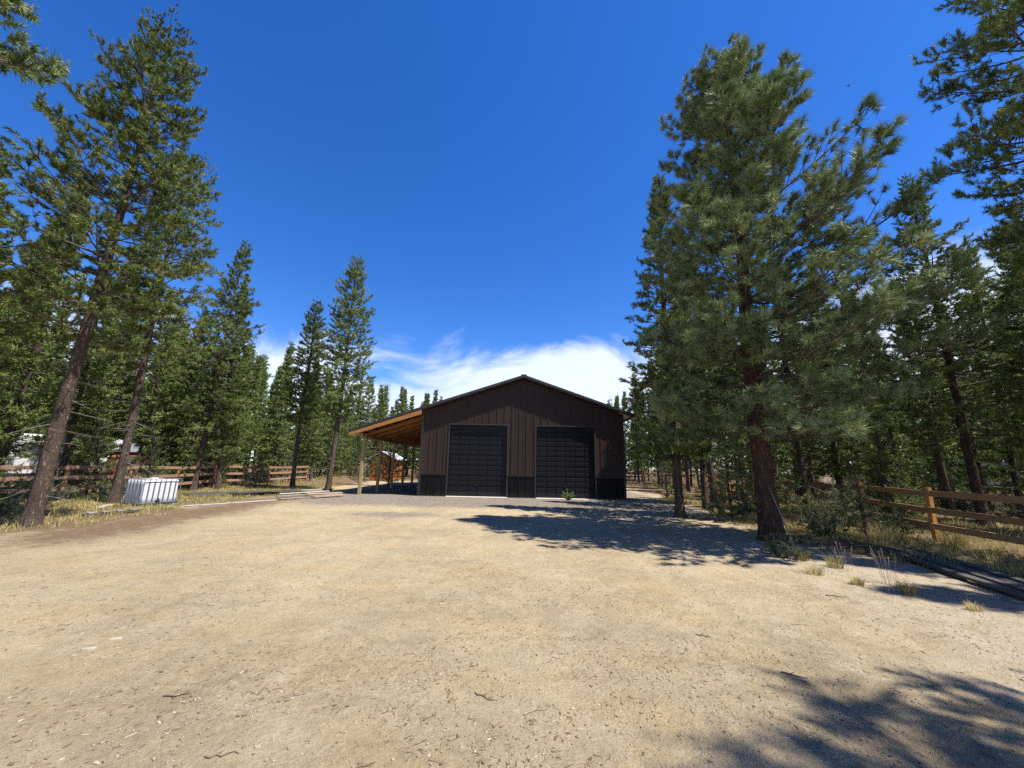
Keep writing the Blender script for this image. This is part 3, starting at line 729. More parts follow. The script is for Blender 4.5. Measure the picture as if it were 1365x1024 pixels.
VAR = {}
def asym_pond(az, t):      # the long limbs reach out to the right of the picture, low and halfway up
    return 1.0 + 0.16 * math.cos(az + 0.35) * (1 if t < 0.62 else 0.3)
VAR['ponderosa'] = pine('ponderosa', 11, 14.6, 0.225, 2.7, 3.6, pr_pond, el_pond, 0.44, 5, 20, 56, 0.215, 0.0165, 0.17, M['needle_pond'], M['bark_pond'],
    (0.2, 1.25), 0.06, 10, 1.0, sides=40, nz=150, rough=0.07, flare=0.34, asym=asym_pond, top_small=0.8, tuft_steps=(0.35, 0.7, 1.0), extra=((7.2, -0.45, 4.2, 0.18), (6.4, -0.25, 3.7, 0.12), (7.9, -0.75, 3.3, 0.28), (5.2, -0.3, 4.2, 0.0), (4.2, -0.5, 4.2, -0.1)), upc=0.24)
def lodge(key, seed, H, r0, cb, Rc, prof=pr_lodge, el=el_lodge, whorl=0.38, per=6, side=13, tn=42, L=0.115, w=0.020, shoot=0.20, **k):
    k.setdefault('flare', 0.35)
    VAR[key] = pine('lodge', seed, H, r0, cb, Rc, prof, el, whorl, per, side, tn, L, w, shoot, M['needle_lodge'], M['bark_lodge'], (0.35, 1.35), **k)
lodge('tall', 21, 15.0, 0.145, 4.9, 2.6, pr_tall, el_top, 0.47, 6, 15, 52, 0.125, 0.018, 0.20, dead=22, dead_len=1.3, lean=0.08, sides=28, nz=110)
lodge('second', 22, 13.0, 0.12, 4.8, 2.4, pr_tall, el_lodge, 0.52, 6, 14, 36, 0.12, 0.019, 0.24, dead=18, dead_len=1.2, lean=0.12, sides=24, nz=90, rust=0.02)
lodge('sparse', 27, 15.0, 0.17, 4.6, 2.85, pr_tall, lambda t: -0.14 + 0.6 * t, 0.48, 6, 17, 50, 0.125, 0.018, 0.22, dead=10, lean=0.08, sides=20, nz=80)
lodge('lodgeA', 23, 14.3, 0.125, 3.4, 2.75, dead=12, lean=0.12)
lodge('lodgeB', 24, 12.4, 0.115, 4.0, 1.75, pr_thin, el_lodge, 0.33, dead=12, lean=0.10)
lodge('lodgeC', 25, 14.4, 0.135, 4.2, 2.35, pr_thin, el_lodge, 0.33, dead=14, lean=0.12)
lodge('lodgeD', 26, 13.6, 0.13, 2.0, 2.0, pr_lodge, el_lodge, 0.38, dead=8, lean=0.12)
def midtree(key, seed, H, cb, Rc, prof=pr_lodge, dead=8):
    VAR[key] = pine('mid', seed, H, 0.11, cb, Rc, prof, el_lodge, 0.46, 6, 9, 20, 0.17, 0.042, 0.28, M['needle_lodge'], M['bark_lodge'], (0.35, 1.35), 0.2, dead, 1.2,
                    tuft_steps=(0.55, 1.0), sides=7, nz=24, flare=0.3)
midtree('midA', 31, 13.5, 2.0, 1.75); midtree('midB', 32, 12.0, 1.2, 1.5); midtree('midC', 33, 14.5, 3.4, 1.6, pr_thin, 12); midtree('midD', 34, 11.0, 0.8, 1.6); midtree('midE', 35, 13.0, 3.6, 1.5, pr_thin, 14)
print('tris', {k: v[4] for k, v in VAR.items()})
def young(key, seed, H, Rc):
    VAR[key] = pine('young', seed, H, 0.035, 0.15, Rc, lambda t: (1 - t) ** 0.85 + 0.08, lambda t: 0.25 + 0.7 * t, 0.26, 5, 6, 24, 0.10, 0.012, 0.16, M['needle_young'], M['bark_lodge'], (0.3, 1.2), 0.06, 0, sides=6, nz=14)
young('youngA', 41, 2.6, 0.85); young('youngB', 42, 1.7, 0.62); young('youngC', 43, 3.6, 1.1)

PROTO = {}
def plant(key, x, y, h=None, w=None, rz=0.0, tilt=(0, 0), label='', group=None, name='pine_tree', cat='pine tree'):
    tr, li, cw, de, _ = VAR[key]
    e = empty(name, (x, y, gz(x, y)), rz, label, cat, group)
    e.rotation_euler = (tilt[0], tilt[1], rz)
    H0 = max(v for v in (tr_h(key),))
    sz = 1.0 if h is None else h / H0; sw = sz if w is None else w
    e.scale = (sw, sw, sz)
    link('trunk', tr, e); link('limbs', li, e)['kind'] = 'stuff'; link('crown', cw, e)['kind'] = 'stuff'
    if de: link('dead_branches', de, e)['kind'] = 'stuff'
    return e
_H = {}
def tr_h(key):
    if key not in _H: 
        co = np.empty(len(VAR[key][0].vertices) * 3, np.float32); VAR[key][0].vertices.foreach_get('co', co); _H[key] = float(co[2::3].max())
    return _H[key]

# trees that stand out one by one
plant('ponderosa', 6.21, 9.6, 13.5, 1.0, rz=0.0, label='big bushy ponderosa pine in front, right of the barn, long grey-green needles')
plant('tall', -11.06, 9.43, 14.6, rz=0.6, label='tallest left pine with thick trunk at the edge of the dirt yard')
plant('second', -14.16, 14.39, 14.2, 1.05, rz=2.2, label='tall pine just left of the white tote, its trunk leaning slightly')
plant('lodgeA', -16.5, 20.83, 14.4, rz=1.0, tilt=(0, R(1.5)), label='dense pine with brown trunk behind the right end of the white tote')
plant('lodgeD', -16.0, 21.9, 12.2, 0.85, rz=2.6, tilt=(R(-2), R(2)), label='paler leaning trunked pine close beside the dense pine at the fence')
plant('lodgeB', -13.53, 24.78, 12.4, rz=0.4, label='slim dark-trunked pine standing behind the flat debris pile')
plant('lodgeC', -10.4, 22.86, 14.5, rz=1.9, label='tall narrow pine at the right end of the debris pile, near the lean-to')
plant('lodgeD', 5.9, 13.91, 13.6, 1.05, rz=0.9, label='dark pine right behind the big ponderosa, on its barn side')
plant('lodgeA', 8.15, 16.67, 12.6, 0.9, rz=3.3, label='thin-trunked pine between the big ponderosa and the barn corner')
plant('lodgeC', 9.9, 19.3, 11.8, 1.15, rz=4.0, label='pine shading the right corner of the barn wall')
plant('lodgeA', 9.77, 13.21, 11.2, 0.85, rz=5.0, label='dark-trunked pine behind the shrubs, right of the big ponderosa trunk')
plant('lodgeA', 14.9, 12.64, 12.5, 1.0, rz=0.2, label='thick dark trunk pine behind the rails of the right fence')
plant('lodgeD', 13.3, 15.9, 10.6, 1.0, rz=2.0, label='pine with pointed top just beyond the near orange fence post')
plant('sparse', 12.3, 7.1, 17.5, 0.86, rz=3.9, label='tall pine at the right edge with sparse flat branches against the sky')
plant('sparse', -9.55, 3.8, 24.0, 0.95, rz=1.7, label='tall pine at the left edge whose branch tips hang into the sky')
plant('second', -13.8, 8.4, 8.4, 0.95, rz=0.3, label='bushy pine at the left edge behind the tallest left pine')
plant('sparse', 8.6, -0.6, 14.0, 1.0, rz=1.3, label='pine beyond the right edge whose shadow falls on the near dirt')

plant('lodgeD', 11.9, 3.4, 13.0, 1.05, rz=0.5, label='pine outside the right edge that shades the board stack')
plant('lodgeD', 12.7, 5.0, 14.0, 1.0, rz=2.5, label='pine at the right edge by the fence end')
plant('lodgeD', 15.6, 10.4, 10.0, 1.0, rz=4.5, label='dark pine crossing the right edge beyond the fence rails')

# the woods
def skyline(x, y):
    az = np.interp(x / y, [-1.4, -1.0, -0.9, -0.67, -0.57, -0.47, -0.355, -0.2, 0.2, 0.31, 0.4, 0.8, 1.08, 1.4], [29, 23, 17.5, 17.0, 15.5, 13.5, 12.5, 12, 12, 13.5, 24, 26, 27, 24])
    return EYE + math.hypot(x, y) * math.tan(math.radians(az))
def woods():
    rng = np.random.default_rng(77)
    pts = [(-11.06, 9.43), (-14.16, 14.39), (-16.5, 20.8), (-16, 21.9), (-13.5, 24.8), (-10.4, 22.9), (5.9, 13.9), (8.15, 16.7), (9.9, 19.3), (9.8, 13.2), (14.9, 12.6), (13.3, 15.9), (9.7, 6.9), (6.2, 9.6)]
    keys = ['midA', 'midB', 'midC', 'midD', 'midE']
    n = 0
    def ok(x, y, dmin):
        return all((x - a) ** 2 + (y - b) ** 2 > dmin * dmin for a, b in pts)
    regions = [
        ('left',  120, lambda: (rng.uniform(-46, -17.4), rng.uniform(9, 46)), 2.3, 'slender pine in the dense stand beyond the left rail fence', 'pines beyond the left fence'),
        ('left',  44, lambda: (rng.uniform(-30, -7.0), rng.uniform(44, 66)), 2.8, 'distant pine showing above and beside the lean-to roof', 'distant pines left of the barn'),
        ('right', 88, lambda: (rng.uniform(12.5, 46), rng.uniform(11, 46)), 2.9, 'slender pine in the dense stand beyond the right rail fence', 'pines beyond the right fence'),
        ('right', 26, lambda: (rng.uniform(6.5, 26), rng.uniform(44, 64)), 2.8, 'distant pine in the gap between barn and big ponderosa', 'distant pines right of the barn'),
    ]
    for side, cnt, draw, dmin, label, group in regions:
        c = 0; tries = 0
        while c < cnt and tries < 6000:
            tries += 1; x, y = draw()
            if abs(x) > 1.55 * y + 4: continue
            if 8.5 < x < 11.9 and y < 40: continue
            fx = 10.48 + (y - 9.98) * 0.22
            if side == 'right' and y < 44 and abs(x - fx) < 0.8: continue
            if side == 'left' and y < 34 and abs(x + 16.5) < 0.8: continue
            if side == 'left' and (-14 < x < -10 and 36 < y < 41): continue
            if side == 'left' and x < -24 and 20 < y < 32 and abs(x / y + 1.22) < 0.08 and rng.random() < 0.6: continue
            if not ok(x, y, dmin): continue
            cap = skyline(x, y)
            if cap < 6.5: continue
            pts.append((x, y)); c += 1
            k = keys[int(rng.integers(0, 5))]; lab = label; grp = group
            if 'dense stand' in label:
                az = x / y; deep = 'close behind' if abs(x) < 24 else 'deep behind'
                if side == 'left': zone = 'seen left of the tallest left pine' if az < -1.17 else 'seen between the tallest left pine and the tote' if az < -0.92 else 'seen between tote and slim dark pine' if az < -0.58 else 'seen between slim dark pine and lean-to'
                else: zone = 'seen between barn and big ponderosa trunk' if az < 0.60 else 'seen between big ponderosa trunk and near fence post' if az < 1.0 else 'seen right of the near fence post'
                lab = f'slender pine {deep} the {side} fence, {zone}'; grp = f'pines {deep} the {side} fence, {zone}'
            if 'distant pine' in label: k = ('midB', 'midD', 'midA')[c % 3]
            hh = min(rng.uniform(9.5, 14.5), cap * rng.uniform(0.72, 1.0)); plant(k, x, y, hh, rng.uniform(0.85, 1.1) * (0.55 + 0.45 * hh / 12), rng.uniform(0, 6.28), (rng.normal(0, 0.02), rng.normal(0, 0.02)), lab, grp)
    # far woods, one mass
    V = []; F = []; T = []; b = 0
    co = {}
    for k in keys:
        me = VAR[k][2]; n_ = len(me.vertices); c = np.empty(n_ * 3, np.float32); me.vertices.foreach_get('co', c); c = c.reshape(-1, 3, 3)
        t = np.empty(n_, np.float32); me.attributes['tint'].data.foreach_get('value', t)
        sel = np.sort(rng.permutation(len(c))[:2300]); cc = c[sel]; mid = cc.mean(1, keepdims=True)
        co[k] = (mid + (cc - mid) * (2.6 - 1.5 * np.clip(mid[..., 2:3] / 13, 0, 1)), t.reshape(-1, 3)[sel])
    for i in range(330):
        while True:
            a = rng.uniform(-1.05, 1.05); d = rng.uniform(62, 125); x, y = d * math.sin(a), d * math.cos(a)
            if y > 44: break
            if abs(x) > 46: break
        k = keys[int(rng.integers(0, 5))]; c, t = co[k]; r = rng.uniform(0, 6.28); s = min(rng.uniform(0.7, 1.15), skyline(x, y) / 13.5 * rng.uniform(0.8, 1.0))
        p = c.reshape(-1, 3) * s; q = np.stack([p[:, 0] * math.cos(r) - p[:, 1] * math.sin(r) + x, p[:, 0] * math.sin(r) + p[:, 1] * math.cos(r) + y, p[:, 2]], 1)
        V.append(q); F.append(np.arange(len(q)).reshape(-1, 3) + b); T.append(t.ravel()); b += len(q)
    o = link('distant_forest', np_mesh('distant_forest', np.concatenate(V), np.concatenate(F), M['needle_lodge'], np.concatenate(T)))
    tag(o, 'far pine woods closing the view behind the nearer trees', 'forest', kind='stuff')
woods()

# ------------------------------------------------------------------ fences
def fence(label, pts, pm, rm, heights, rail_h, missing=(), group=None):
    f = empty('rail_fence', (pts[0][0], pts[0][1], 0), 0, label, 'fence', group)
    ox, oy = pts[0]
    rng = random.Random(int(abs(ox) * 10))
    tops = []
    for i, (x, y) in enumerate(pts):
        g = gz(x, y); t = 1.30 + rng.uniform(-0.02, 0.02)
        m = MB(); dx, dy = rng.uniform(-0.025, 0.025), rng.uniform(-0.025, 0.025)
        m.bar((0, 0, -0.3), (dx, dy, t), 0.10, 0.10, (0, 1, 0)); m.build('post', pm, f, loc=(x - ox, y - oy, g))
    for k, h in enumerate(heights):
        i = 0
        while i < len(pts) - 1:
            if (i, k) in missing: i += 1; continue
            (xa, ya), (xb, yb) = pts[i], pts[i + 1]
            d = Vector((xb - xa, yb - ya, 0)).normalized(); nrm = Vector((-d.y, d.x, 0))
            side = 0.072 * (1 if nrm.x * xa < 0 else -1)
            off = nrm * side
            ga, gb = gz(xa, ya), gz(xb, yb); j0, j1 = rng.uniform(-.02, .02), rng.uniform(-.02, .02)
            m = MB(); m.bar((-ox + xa + off.x + d.x * 0.004, -oy + ya + off.y + d.y * 0.004, ga + h + j0), (-ox + xb + off.x - d.x * 0.004, -oy + yb + off.y - d.y * 0.004, gb + h + j1), 0.04, rail_h)
            m.build('rail', rm, f); i += 1
    return f
LF = [(-16.6 + 0.012 * (y - 20), y) for y in np.arange(7.6, 33.0, 2.44)]
fence('reddish three-rail wooden fence along the left woods, behind the tote', LF, M['post_red'], M['rail_red'], (0.42, 0.82, 1.2), 0.13)
RF = [(10.48 + 0.22 * (y - 9.98), y) for y in (7.5, 9.98, 12.46, 14.9, 17.4, 19.9, 22.4, 24.9, 27.3, 29.8, 32.3)]
fence('brown three-rail wooden fence with orange posts along the right woods', RF, M['post_orange'], M['rail_brown'], (0.36, 0.75, 1.14), 0.135, missing={(2, 0), (3, 1)})
BF = [(x, 42.5) for x in np.arange(-10.0, 20.0, 2.44)]
fence('far rail fence crossing behind the barn', BF, M['post_red'], M['rail_red'], (0.42, 0.82, 1.2), 0.13)

# ------------------------------------------------------------------ things in the yard
# white tote
def tote():
    a = Vector((-12.36, 13.47, 0)); b = Vector((-12.02, 14.57, 0)); L_ = 1.16; W = 1.0; Hh = 0.93
    rz = math.atan2(b.y - a.y, b.x - a.x)
    g = gz(-12.6, 14.1)
    e = empty('water_tote', (a.x, a.y, g), rz, 'white plastic water tote in a steel cage standing on the grass by the left pines', 'water tote')
    # local: x along the front face 0..L, y from 0 (front) to W (back); the front faces -y
    m = MB()
    for y in (0.0, 0.44, 0.88): m.cbox(0, L_, y, y + 0.12, 0.0, 0.035, 0.004)
    for x in (0.0, L_ / 2 - 0.07, L_ - 0.14): 
        for y in (0.0, 0.44, 0.88): m.cbox(x, x + 0.14, y, y + 0.12, 0.034, 0.10, 0.004)
    m.cbox(0, L_, 0, W, 0.099, 0.125, 0.004); m.build('pallet', M['blue_plastic'], e)
    # tank: rounded box with shallow vertical ribs
    t = MB(); n = 40; ring = []
    for k in range(n):
        th = 2 * math.pi * (k + 0.5) / n; c, s = math.cos(th), math.sin(th); p = 0.13
        ring.append(((abs(c) ** p) * math.copysign(1, c), (abs(s) ** p) * math.copysign(1, s)))
    zs = [(0.126, 0.93), (0.15, 0.995), (0.30, 1.0), (0.5, 1.0), (0.75, 1.0), (Hh - 0.06, 0.985), (Hh - 0.025, 0.93), (Hh - 0.01, 0.6), (Hh - 0.005, 0.05)]
    vs_ = [(L_ / 2 + x * (L_ / 2 - 0.035) * q, W / 2 + y * (W / 2 - 0.035) * q, z) for z, q in zs for x, y in ring]
    fs = [(i * n + k, i * n + (k + 1) % n, (i + 1) * n + (k + 1) % n, (i + 1) * n + k) for i in range(len(zs) - 1) for k in range(n)] + [tuple(range(n - 1, -1, -1)), tuple((len(zs) - 1) * n + k for k in range(n))]
    t.add(vs_, fs); tank = t.build('tank', M['white_plastic'], e, smooth=True)
    c = MB(); c.tube([(L_ / 2, W / 2, Hh - 0.02), (L_ / 2, W / 2, Hh + 0.035)], 0.10, 14); c.build('lid', M['white_plastic'], e)
    bars = MB(); bars.tube([(0, -0.012, 0.12), (0, -0.012, Hh)], 0.012, 6); bm_ = bars.mesh('cage_bar', M['steel'])
    nb = 7
    for k in range(nb + 1): link('cage_bar', bm_, e, (0.015 + k * (L_ - 0.03) / nb, 0.0, 0)); link('cage_bar', bm_, e, (0.015 + k * (L_ - 0.03) / nb, W + 0.024, 0))
    for k in range(1, 6): link('cage_bar', bm_, e, (0.0, k * W / 6 + 0.012, 0)); link('cage_bar', bm_, e, (L_, k * W / 6 + 0.012, 0))
    for z in (0.14, Hh - 0.004):
        m = MB(); pp = [(-0.01, -0.02, z), (L_ + 0.01, -0.02, z), (L_ + 0.01, W + 0.02, z), (-0.01, W + 0.02, z)]
        for i in range(4): m.tube([pp[i], pp[(i + 1) % 4]], 0.014, 6)
        m.build('cage_rail', M['steel'], e)
    v = MB(); v.tube([(L_ * 0.42, 0.02, 0.19), (L_ * 0.42, -0.10, 0.19)], 0.04, 10); v.tube([(L_ * 0.42, -0.075, 0.19), (L_ * 0.42, -0.075, 0.27)], 0.014, 6); v.bar((L_ * 0.42 - 0.05, -0.075, 0.275), (L_ * 0.42 + 0.05, -0.075, 0.275), 0.02, 0.014)
    v.build('valve', M['rubber'], e)
tote()

def board(name, a, b, w, h, m, label, cat='board', z=0.0, group=None, roll_=0.0):
    a = Vector((a[0], a[1], gz(*a) + h / 2 + z)); b = Vector((b[0], b[1], gz(*b) + h / 2 + z))
    c = (a + b) / 2; d = b - a; L_ = d.length
    q = MB(); q.cbox(-L_ / 2, L_ / 2, -w / 2, w / 2, -h / 2, h / 2, min(0.006, h * 0.2))
    o = q.build(name, m); o.rotation_mode = 'QUATERNION'
    o.rotation_quaternion = d.to_track_quat('X', 'Z'); o.location = c
    return tag(o, label, cat, group)

# flat heap left of the lean-to
def sheet(x0, y0, x1, y1, wdt, z, label, seed):
    """a warped dark corrugated sheet lying flat"""
    d = Vector((x1 - x0, y1 - y0)); L_ = d.length; n, k = 26, 20; rng = np.random.default_rng(seed)
    u = np.linspace(0, L_, n); v = np.linspace(0, wdt, k); U, Vv = np.meshgrid(u, v)
    Z = 0.012 * np.cos(Vv / wdt * 2 * np.pi * 6) + (vnoise(U * 0.9 + seed, Vv * 1.1, seed) - 0.3) * 0.09 + z
    top = np.stack([U.ravel(), Vv.ravel(), Z.ravel()], 1); bot = top - [0, 0, 0.012]
    i = np.arange(n - 1)[None, :] + np.arange(k - 1)[:, None] * n
    f = np.stack([i, i + 1, i + 1 + n, i + n], -1).reshape(-1, 4); g = f[:, ::-1] + n * k
    rim = []
    loop = list(range(n)) + [r * n + n - 1 for r in range(1, k)] + [(k - 1) * n + c for c in range(n - 2, -1, -1)] + [r * n for r in range(k - 2, 0, -1)]
    for a, b in zip(loop, loop[1:] + loop[:1]): rim.append((a, a + n * k, b + n * k, b))
    o = link('metal_sheet', np_mesh('metal_sheet', np.concatenate([top, bot]), np.concatenate([f, g, np.array(rim)]), M['black_sheet']), None, (x0, y0, gz(x0, y0) + 0.02), math.atan2(d.y, d.x))
    tag(o, label, 'metal sheet', 'dark sheets lying flat by the debris'); return o
sheet(-13.6, 17.2, -11.3, 20.6, 1.5, 0.03, 'long dark sheet lying flat on the grass, end towards the tote', 3)
sheet(-12.2, 18.0, -10.4, 20.6, 1.2, 0.10, 'dark bent sheet on top of the flat sheets', 5)
board('board', (-11.95, 12.75), (-11.5, 13.75), 0.09, 0.04, M['grey_wood'], 'short pale board lying in front of the white tote')
board('board', (-11.4, 14.0), (-9.9, 17.0), 0.10, 0.04, M['weathered_white'], 'long white board on the ground running from the tote to the debris')
board('board', (-9.85, 17.2), (-9.2, 18.5), 0.14, 0.04, M['grey_wood'], 'grey plank lying in front of the other debris planks', z=0.02)
board('board', (-10.4, 17.9), (-9.3, 20.3), 0.14, 0.04, M['grey_wood'], 'second grey plank, lying behind the front one', z=0.06)
board('board', (-10.7, 18.6), (-9.5, 21.0), 0.12, 0.04, M['weathered_white'], 'white trim board crossing the debris planks', z=0.12)
board('board', (-9.0, 18.3), (-8.2, 19.6), 0.34, 0.05, M['pink_wood'], 'wide pinkish plank at the right end of the debris', z=0.05)
board('board', (-9.6, 18.9), (-8.5, 20.2), 0.30, 0.05, M['pink_wood'], 'pinkish plank lying behind the wide pinkish one', z=0.11)
board('board', (-11.3, 21.6), (-10.6, 23.4), 0.20, 0.10, M['weathered_white'], 'white block of boards behind the pile beside the narrow pine', z=0.02)
board('plank', (-12.9, 12.75), (-13.3, 13.5), 0.16, 0.07, M['pale_wood'], 'pale yellow plank end beside the left side of the tote', z=0.02)
# notched dark plank by the tall left pine
def notched():
    a, b = Vector((-11.45, 10.9, 0)), Vector((-11.05, 12.05, 0)); d = b - a; L_ = d.length
    q = MB(); q.cbox(0, L_, -0.09, 0.09, 0.0, 0.05, 0.004)
    e = q.build('notched_plank', M['dark_wood'], None, loc=(a.x, a.y, gz(a.x, a.y) + 0.01), rz=math.atan2(d.y, d.x))
    tag(e, 'short dark plank with cleats on the grass near the tall left pine', 'plank')
    for k in range(4):
        q = MB(); q.cbox(-0.07, 0.07, -0.10, 0.10, 0.049, 0.08, 0.004); q.build('cleat', M['grey_wood'], e, loc=(0.14 + k * (L_ - 0.28) / 3, 0, 0))
notched()
# long boards stacked in the shade at right
for k, (dx, lab) in enumerate([(0.0, 'nearest long dark board of the stack in the right shade'), (0.24, 'second long dark board of the stack in the right shade'), (0.48, 'third long dark board of the stack in the right shade'), (0.74, 'farthest long dark board of the stack in the right shade')]):
    board('long_board', (7.75 + dx * 0.9, 8.35 + dx * 0.25), (6.75 + dx * 0.9, 5.0 + dx * 0.25), 0.14, 0.05, M['stack_wood'], lab, z=0.03 + 0.02 * (k % 2), group='long boards in the right shade')
# stick leaning on the ponderosa
m = MB(); m.tube([(5.95, 8.45, 0.0), (6.02, 8.9, 0.62), (6.10, 9.36, 1.30)], [0.012, 0.011, 0.008], 6)
tag(m.build('stick', M['pale_twig'], smooth=True), 'thin pale stick leaning against the big ponderosa trunk', 'stick')

# shed seen under the lean-to
def shed():
    x, y = -12.1, 38.6
    e = empty('wooden_shed', (x, y, gz(x, y)), R(-8), 'small orange wooden shed with grey roof seen past the lean-to posts', 'shed')
    W, D, H_ = 2.3, 2.2, 2.0
    k = 0; n = 9; bw = W / n
    bm_ = MB(); bm_.box(0.006, bw - 0.006, -0.02, 0.02, 0, H_); bme = bm_.mesh('plank', M['shed_wood'])
    for i in range(n):
        for (px, py, r) in ((-W / 2 + i * bw, -D / 2, 0), (-W / 2 + i * bw, D / 2, 0)): link('plank', bme, e, (px, py, 0), r)
    for i in range(8):
        for sx in (-1, 1): link('plank', bme, e, (sx * (W / 2 - 0.025), -D / 2 + 0.03 + i * bw, 0), R(90))
    m = MB(); m.box(-0.42, 0.42, -D / 2 - 0.07, -D / 2 - 0.025, 0.05, 1.8); dr = m.build('door', M['post_red'], e)
    m = MB(); m.bar((0.3, -D / 2 - 0.10, 0.85), (0.3, -D / 2 - 0.10, 1.0), 0.03, 0.03); m.build('handle', M['steel'], dr)
    for s in (-1, 1):
        m = MB(); m.prism([(0, 2.72), (s * 1.45, 2.0), (s * 1.45, 2.06), (0, 2.79)] if s > 0 else [(-1.45, 2.0), (0, 2.72), (0, 2.79), (-1.45, 2.06)], -D / 2 - 0.2, D / 2 + 0.2); m.build('roof', M['grey_paint'], e)
    for yy in (-D / 2, D / 2):
        m = MB(); m.prism([(-W / 2, 2.001), (W / 2, 2.001), (0, 2.6)], yy - 0.015, yy + 0.015); m.build('gable', M['shed_wood'], e)
shed()
# white trailer beyond the left fence
def trailer(x, y, rz, L_, Hh, label):
    e = empty('trailer', (x, y, 0), rz, label, 'trailer')
    m = MB(); m.cbox(-L_ / 2, L_ / 2, -1.2, 1.2, 0.55, Hh, 0.10); body = m.build('body', M['white_paint'], e)
    for z in (0.95, 1.6):
        m = MB(); m.box(-L_ / 2 + 0.15, L_ / 2 - 0.15, -1.214, -1.20, z, z + 0.07); m.build('stripe', M['grey_paint'], e)
    for k in (-0.3, 0.02, 0.3):
        m = MB(); m.box(k * L_ - 0.4, k * L_ + 0.4, -1.215, -1.19, 1.75, 2.25); w_ = m.build('window', M['glass'], e)
        m = MB()
        for (a, b, c, d) in ((-0.44, 0.44, 1.70, 1.75), (-0.44, 0.44, 2.25, 2.30), (-0.44, -0.40, 1.75, 2.25), (0.40, 0.44, 1.75, 2.25)): m.box(k * L_ + a, k * L_ + b, -1.225, -1.19, c, d)
        m.build('frame', M['steel'], w_)
    m = MB(); m.box(L_ * 0.42 - 0.35, L_ * 0.42 + 0.3, -1.222, -1.19, 0.62, 2.3); m.build('door', M['white_paint'], e)
    for k in (-0.45, 0.45):
        for s in (-1, 1):
            m = MB(); m.tube([(k, s * 1.02, 0.34), (k, s * 1.2, 0.34)], 0.34, 18); wh = m.build('wheel', M['rubber'], e)
            m = MB(); m.tube([(k, s * 1.19, 0.34), (k, s * 1.215, 0.34)], 0.18, 14); m.build('rim', M['steel'], wh)
    m = MB(); m.bar((L_ / 2, 0.5, 0.5), (L_ / 2 + 1.1, 0, 0.5), 0.08, 0.1); m.bar((L_ / 2, -0.5, 0.5), (L_ / 2 + 1.1, 0, 0.5), 0.08, 0.1); m.build('hitch', M['rubber'], e)
trailer(-29.0, 23.5, R(52), 9.0, 2.9, 'long white trailer parked behind the left fence among the trunks')
trailer(38.0, 29.0, R(-45), 6.5, 2.8, 'white trailer glimpsed through the woods at the far right')
# little red shed
e = empty('red_shed', (-24.6, 25.8, 0), R(40), 'small red shed half hidden right of the white trailer', 'shed')
m = MB(); m.box(-1.0, 1.0, -0.9, 0.9, 0, 2.0); m.build('wall', M['red_paint'], e)
m = MB(); m.prism([(-1.2, 2.002), (1.2, 2.002), (0, 2.6)], -1.0, 1.0); m.build('roof', M['grey_paint'], e)
m = MB(); m.box(-0.4, 0.4, -0.94, -0.902, 0.05, 1.75); m.build('door', M['dark_wood'], e)

# bird
def bird():
    p = (33.42, 31.61, 40.01)
    e = empty('bird', p, 0.6, 'small dark bird gliding high in the blue sky beside the ponderosa top', 'bird'); e.rotation_euler = (R(28), R(-38), R(30)); e.scale = (1.0, 1.0, 1.0)
    m = MB(); pts = [(-0.26, 0, 0), (-0.18, 0, 0), (-0.05, 0, -0.01), (0.10, 0, 0.0), (0.20, 0, 0.02), (0.26, 0, 0.03), (0.31, 0, 0.02), (0.36, 0, 0.01)]
    m.tube(pts, [0.015, 0.04, 0.075, 0.075, 0.05, 0.045, 0.03, 0.006], 10); m.build('body', M['feather'], e, smooth=True)
    for s in (-1, 1):
        m = MB(); top = []
        for (y, x0, x1, z) in ((0.05, -0.08, 0.13, 0.03), (0.25, -0.09, 0.15, 0.09), (0.45, -0.10, 0.10, 0.10), (0.62, -0.16, 0.0, 0.07), (0.70, -0.20, -0.12, 0.05)): top += [(x0, s * y, z), (x1, s * y, z + 0.01), (x1, s * y, z - 0.006), (x0, s * y, z - 0.006)]
        fs = []
        for i in range(4):
            for k in range(4): fs.append((i * 4 + k, i * 4 + (k + 1) % 4, i * 4 + 4 + (k + 1) % 4, i * 4 + 4 + k))
        fs += [(3, 2, 1, 0), (16, 17, 18, 19)]
        m.add(top, fs); m.build('wing', M['feather'], e)
    m = MB(); m.add([(-0.22, -0.03, 0.005), (-0.22, 0.03, 0.005), (-0.45, 0.10, 0.01), (-0.45, -0.10, 0.01), (-0.22, -0.03, -0.005), (-0.22, 0.03, -0.005), (-0.45, 0.10, 0.0), (-0.45, -0.10, 0.0)],
                    [(0, 1, 2, 3), (7, 6, 5, 4), (0, 4, 5, 1), (1, 5, 6, 2), (2, 6, 7, 3), (3, 7, 4, 0)]); m.build('tail', M['feather'], e)
bird()

